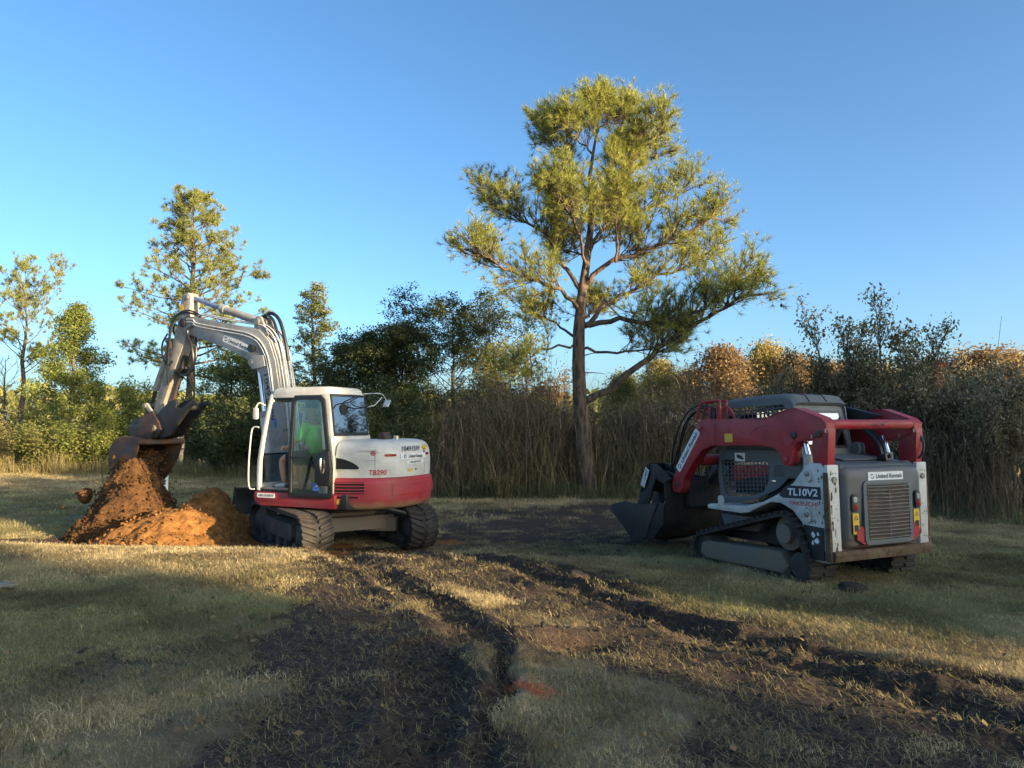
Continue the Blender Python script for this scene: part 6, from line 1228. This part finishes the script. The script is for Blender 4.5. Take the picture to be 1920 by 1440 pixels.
me = bpy.data.meshes.new('soil_stream'); me.from_pydata([tuple(v-O) for v in V], [], F+F3); me.polygons.foreach_set('use_smooth', [True]*len(me.polygons)); link('soil_stream', me, 'brown_soil', root)
i = rng.integers(0, top_c, 1700); V2, F2 = clods(rng, V[i]-O+rng.normal(0, .05, (1700, 3)), rng.uniform(.008, .035, 1700)); o = link('clods', mesh_np('clods', V2, F2), 'brown_soil', root); o['kind'] = 'stuff'
m5 = 900; i = rng.integers(0, top_c, m5); far = V[i]+(V[i]-np.repeat(np.array(spine), K, 0)[i])*rng.exponential(.35, m5)[:, None]+rng.normal(0, .06, (m5, 3)); far[:, 2] = np.maximum(far[:, 2], base_z(far[:, 0], far[:, 1])+.01); V2, F2 = clods(rng, far-O, .004+rng.exponential(.007, m5)); o = link('flying_crumbs', mesh_np('flying_crumbs', V2, F2), 'brown_soil', root); o['kind'] = 'stuff'
m5 = 900; a = rng.uniform(0, 6.283, m5); rr_ = rng.uniform(.7, 1.9, m5); X5 = -5.7+np.cos(a)*rr_*1.0; Y5 = 13.0+np.sin(a)*rr_*.9; V2, F2 = clods(rng, np.stack([X5, Y5, base_z(X5, Y5)+.01], 1)-O, .005+rng.exponential(.010, m5)); o = link('spilled_crumbs', mesh_np('spilled_crumbs', V2, F2), 'orange_soil', root); o['kind'] = 'stuff'
# clod in the air, crumbs beside it
c0 = np.array([-8.0, 13.9, .30]); root = thing('soil_clod', 'round soil clod flung clear of the bucket, in mid-air', 'soil clod', tuple(c0)); bm = bmesh.new(); bmesh.ops.create_icosphere(bm, subdivisions=4, radius=.13)
P = np.array([v.co[:] for v in bm.verts]); dd = n3d(P+3, 5, 3)*.9+n3d(P+7, 18, 5)*.3
for v, e in zip(bm.verts, dd): v.co *= 1+.5*e; v.co.z *= 1.1
me = bpy.data.meshes.new('clod'); bm.to_mesh(me); bm.free(); me.polygons.foreach_set('use_smooth', [True]*len(me.polygons)); link('clod', me, 'brown_soil', root)
V2, F2 = clods(rng, np.stack([rng.uniform(.1, .5, 26), rng.normal(0, .1, 26), rng.normal(.04, .06, 26)], 1), rng.uniform(.006, .026, 26)); o = link('crumbs', mesh_np('crumbs', V2, F2), 'brown_soil', root); o['kind'] = 'stuff'
# white standpipe
x, y = -7.95, 17.0; pz = gz(x, y); root = thing('standpipe', 'white plastic pipe standing upright in the lawn behind the dirt', 'pipe', (x, y, pz)); plain('pvc_white', (.74, .74, .72), .35, 0, .12)
mb = MB(); mb.tube([(0, 0, -.1), (0, 0, .84), (0, 0, .845)], [.052, .052, .046], 20); pp = mb.build('pipe', 'pvc_white', root); mb = MB(); mb.tube([(0, 0, .0), (0, 0, .02), (0, 0, .16), (0, 0, .17)], [.056, .062, .062, .056], 20); mb.build('coupling', 'pvc_white', root); mb = MB(); mb.tube([(0, 0, .17), (0, 0, .195)], .054, 20); mb.build('mud_ring', 'muddy_rubber', root)
# weathered board at the edge of the lawn
t_ = plain('old_wood', (.20, .19, .16), .85, 0, .4, 12); x, y = -5.3, 7.45; root = thing('wood_board', 'short weathered grey board lying in the grass at the picture edge', 'board', (x, y, gz(x, y)+.055), R(-14)); 
for k in range(2): mb = MB(); mb.box((-.1*k, .02-.045*k, .018*(1-k)-.01), (.75, .10, .035)); mb.build('plank', 'old_wood', root, .006)
# torn-up turf clods
def clump(name, label, x, y, r_, seed, mat='clod_earth'):
    rng = np.random.default_rng(seed); bm = bmesh.new(); bmesh.ops.create_icosphere(bm, subdivisions=4, radius=r_); P = np.array([v.co[:] for v in bm.verts]); e = n3d(P*(.3/r_)+seed, 4, seed)+.5*n3d(P*(.3/r_)+seed, 14, seed+2)
    for v, q in zip(bm.verts, e): v.co *= 1+.7*q; v.co.z = v.co.z*.55+r_*.25; v.co.x *= 1.25
    me = bpy.data.meshes.new(name); bm.to_mesh(me); bm.free(); me.polygons.foreach_set('use_smooth', [True]*len(me.polygons)); root = thing(name, label, 'clod', (x, y, gz(x, y))); link('earth', me, mat, root)
    V, F = blades(rng, 60, r_*.9, .03, .09, .004, (.8, 2.4)); V[:, 2] += r_*.35; link('grass_bits', mesh_np('grass_bits', V, F), 'dry_reed', root)
plain('clod_earth', (.030, .021, .015), .95, 0, .6, 12)
clump('turf_clod', 'dark lump of mud lying behind the loader tracks', 3.66, 8.02, .12, 401); clump('turf_clod', 'mud lump at the edge of the lawn between the machines', .72, 8.35, .10, 404)
# crumbs of mud over the churned ground
rng = np.random.default_rng(55); n = 36000; y = np.sqrt(rng.uniform(3.2**2, 12**2, n)); x = rng.uniform(-.72, .72, n)*y; z, mud, *_ = ground_fields(x, y); k = rng.uniform(0, 1, n) < sstep(.25, .8, mud)*.3; P = np.stack([x, y, z], 1)[k]
V2, F2 = clods(rng, P+np.array([0, 0, .004]), np.minimum(.028, .004+rng.exponential(.006, len(P)))); o = link('mud_crumbs', mesh_np('mud_crumbs', V2, F2), 'clod_earth'); tag(o, 'crumbs of dark mud over the churned tracks', 'mud', kind='stuff')
# loose straw lying over mud and lawn
rng = np.random.default_rng(56); n = 85000; y = np.sqrt(rng.uniform(3.0**2, 9.5**2, n)); x = rng.uniform(-.75, .75, n)*y; z, mud, gre, *_ = ground_fields(x, y); k = rng.uniform(0, 1, n) < .5*(1-.6*gre); x, y, z = x[k], y[k], z[k]; n = len(x); a = rng.uniform(0, 6.283, n); L = rng.uniform(.03, .11, n); dz = rng.uniform(.005, .035, n)
A = np.stack([x, y, z+.006], 1); B = A+np.stack([np.cos(a)*L, np.sin(a)*L, dz], 1); M_ = (A+B)/2+np.stack([-np.sin(a)*L*.2, np.cos(a)*L*.2, dz*.6], 1); q = np.stack([-np.sin(a), np.cos(a), 0*a], 1)*.0016
V = np.stack([A-q, A+q, M_-q, M_+q, B], 1).reshape(-1, 3); o_ = (np.arange(n)*5)[:, None]; F = np.concatenate([o_+np.array([0, 1, 3]), o_+np.array([0, 3, 2]), o_+np.array([2, 3, 4])]); o = link('loose_straw', mesh_np('loose_straw', V, F), 'gold_grass'); tag(o, 'loose dry straw scattered over mud and lawn', 'straw', kind='stuff')
# pale shed glimpsed through the reeds
plain('shed_blue', (.16, .19, .25), .6, 0, .15); plain('shed_roof', (.16, .17, .19), .5, 0, .1); x, y = px(1262, 44); root = thing('shed', 'pale blue-grey shed glimpsed through the reeds beside the loader arm', 'shed', (x, y, gz(x, y)))
mb = MB(); mb.box((0, 0, 1.0), (2.6, 2.0, 2.0)); mb.build('wall', 'shed_blue', root, .01); mb = MB(); mb.prism([(-1.5, 2.0), (0, 2.55), (1.5, 2.0), (1.5, 2.06), (0, 2.63), (-1.5, 2.06)], 'y', -1.15, 1.15); mb.prism([(-1.3, 2.0), (1.3, 2.0), (0, 2.5)], 'y', -1.0, 1.0); mb.build('roof', 'shed_roof', root); mb = MB(); mb.box((.4, -1.02, .9), (.8, .04, 1.7)); mb.build('door', 'shed_roof', root, .01); mb = MB(); mb.box((-.6, -1.02, 1.3), (.6, .04, .5)); mb.build('window', 'dark_void', root, .01)
# orange marker flag in the thicket
x, y = px(1700, 14.6); root = thing('marker_flag', 'small orange marker flag above the loader arm', 'flag', (x, y, gz(x, y))); mb = MB(); mb.tube([(0, 0, -.1), (0, 0, 2.05)], .006, 6); mb.build('wire', 'brass_grey', root); plain('flag_orange', (.75, .14, .04), .6); mb = MB(); mb.loft([[(0, 0, 2.04), (0, .003, 2.04)], [(.05, .01, 1.97), (.05, .013, 1.97)], [(.09, .0, 1.88), (.09, .003, 1.88)], [(.0, -.01, 1.80), (0, -.007, 1.80)]], True, False); mb.build('flag', 'flag_orange', root)

# fallen leaves and small weeds on the lawn
rng = np.random.default_rng(58); n = 1500; y = np.sqrt(rng.uniform(3.2**2, 13**2, n)); x = rng.uniform(-.75, .75, n)*y; z, *_ = ground_fields(x, y); V, F = quads(rng, np.stack([x, y, z+.035], 1), .045, .7, 1.); o = link('fallen_leaves', mesh_np('fallen_leaves', V, F), 'autumn_rust'); tag(o, 'brown fallen leaves scattered over the lawn', 'leaves', kind='stuff')
rng = np.random.default_rng(59); n = 260; y = np.sqrt(rng.uniform(3.4**2, 12**2, n)); x = rng.uniform(-.75, .75, n)*y; z, mud, gre, *_ = ground_fields(x, y); k = (mud < .3); Vs, Fs, off = [], [], 0
for xx, yy, zz in zip(x[k], y[k], z[k]):
    V, F = blades(rng, 16, .05, .05, .13, .007, (1.0, 2.4)); Vs.append(V+np.array([xx, yy, zz])); Fs.append(F+off); off += len(V)
o = link('lawn_weeds', mesh_np('lawn_weeds', np.concatenate(Vs), np.concatenate(Fs)), 'weed_green'); tag(o, 'small broad-bladed weeds dotted over the lawn', 'weeds', kind='stuff')
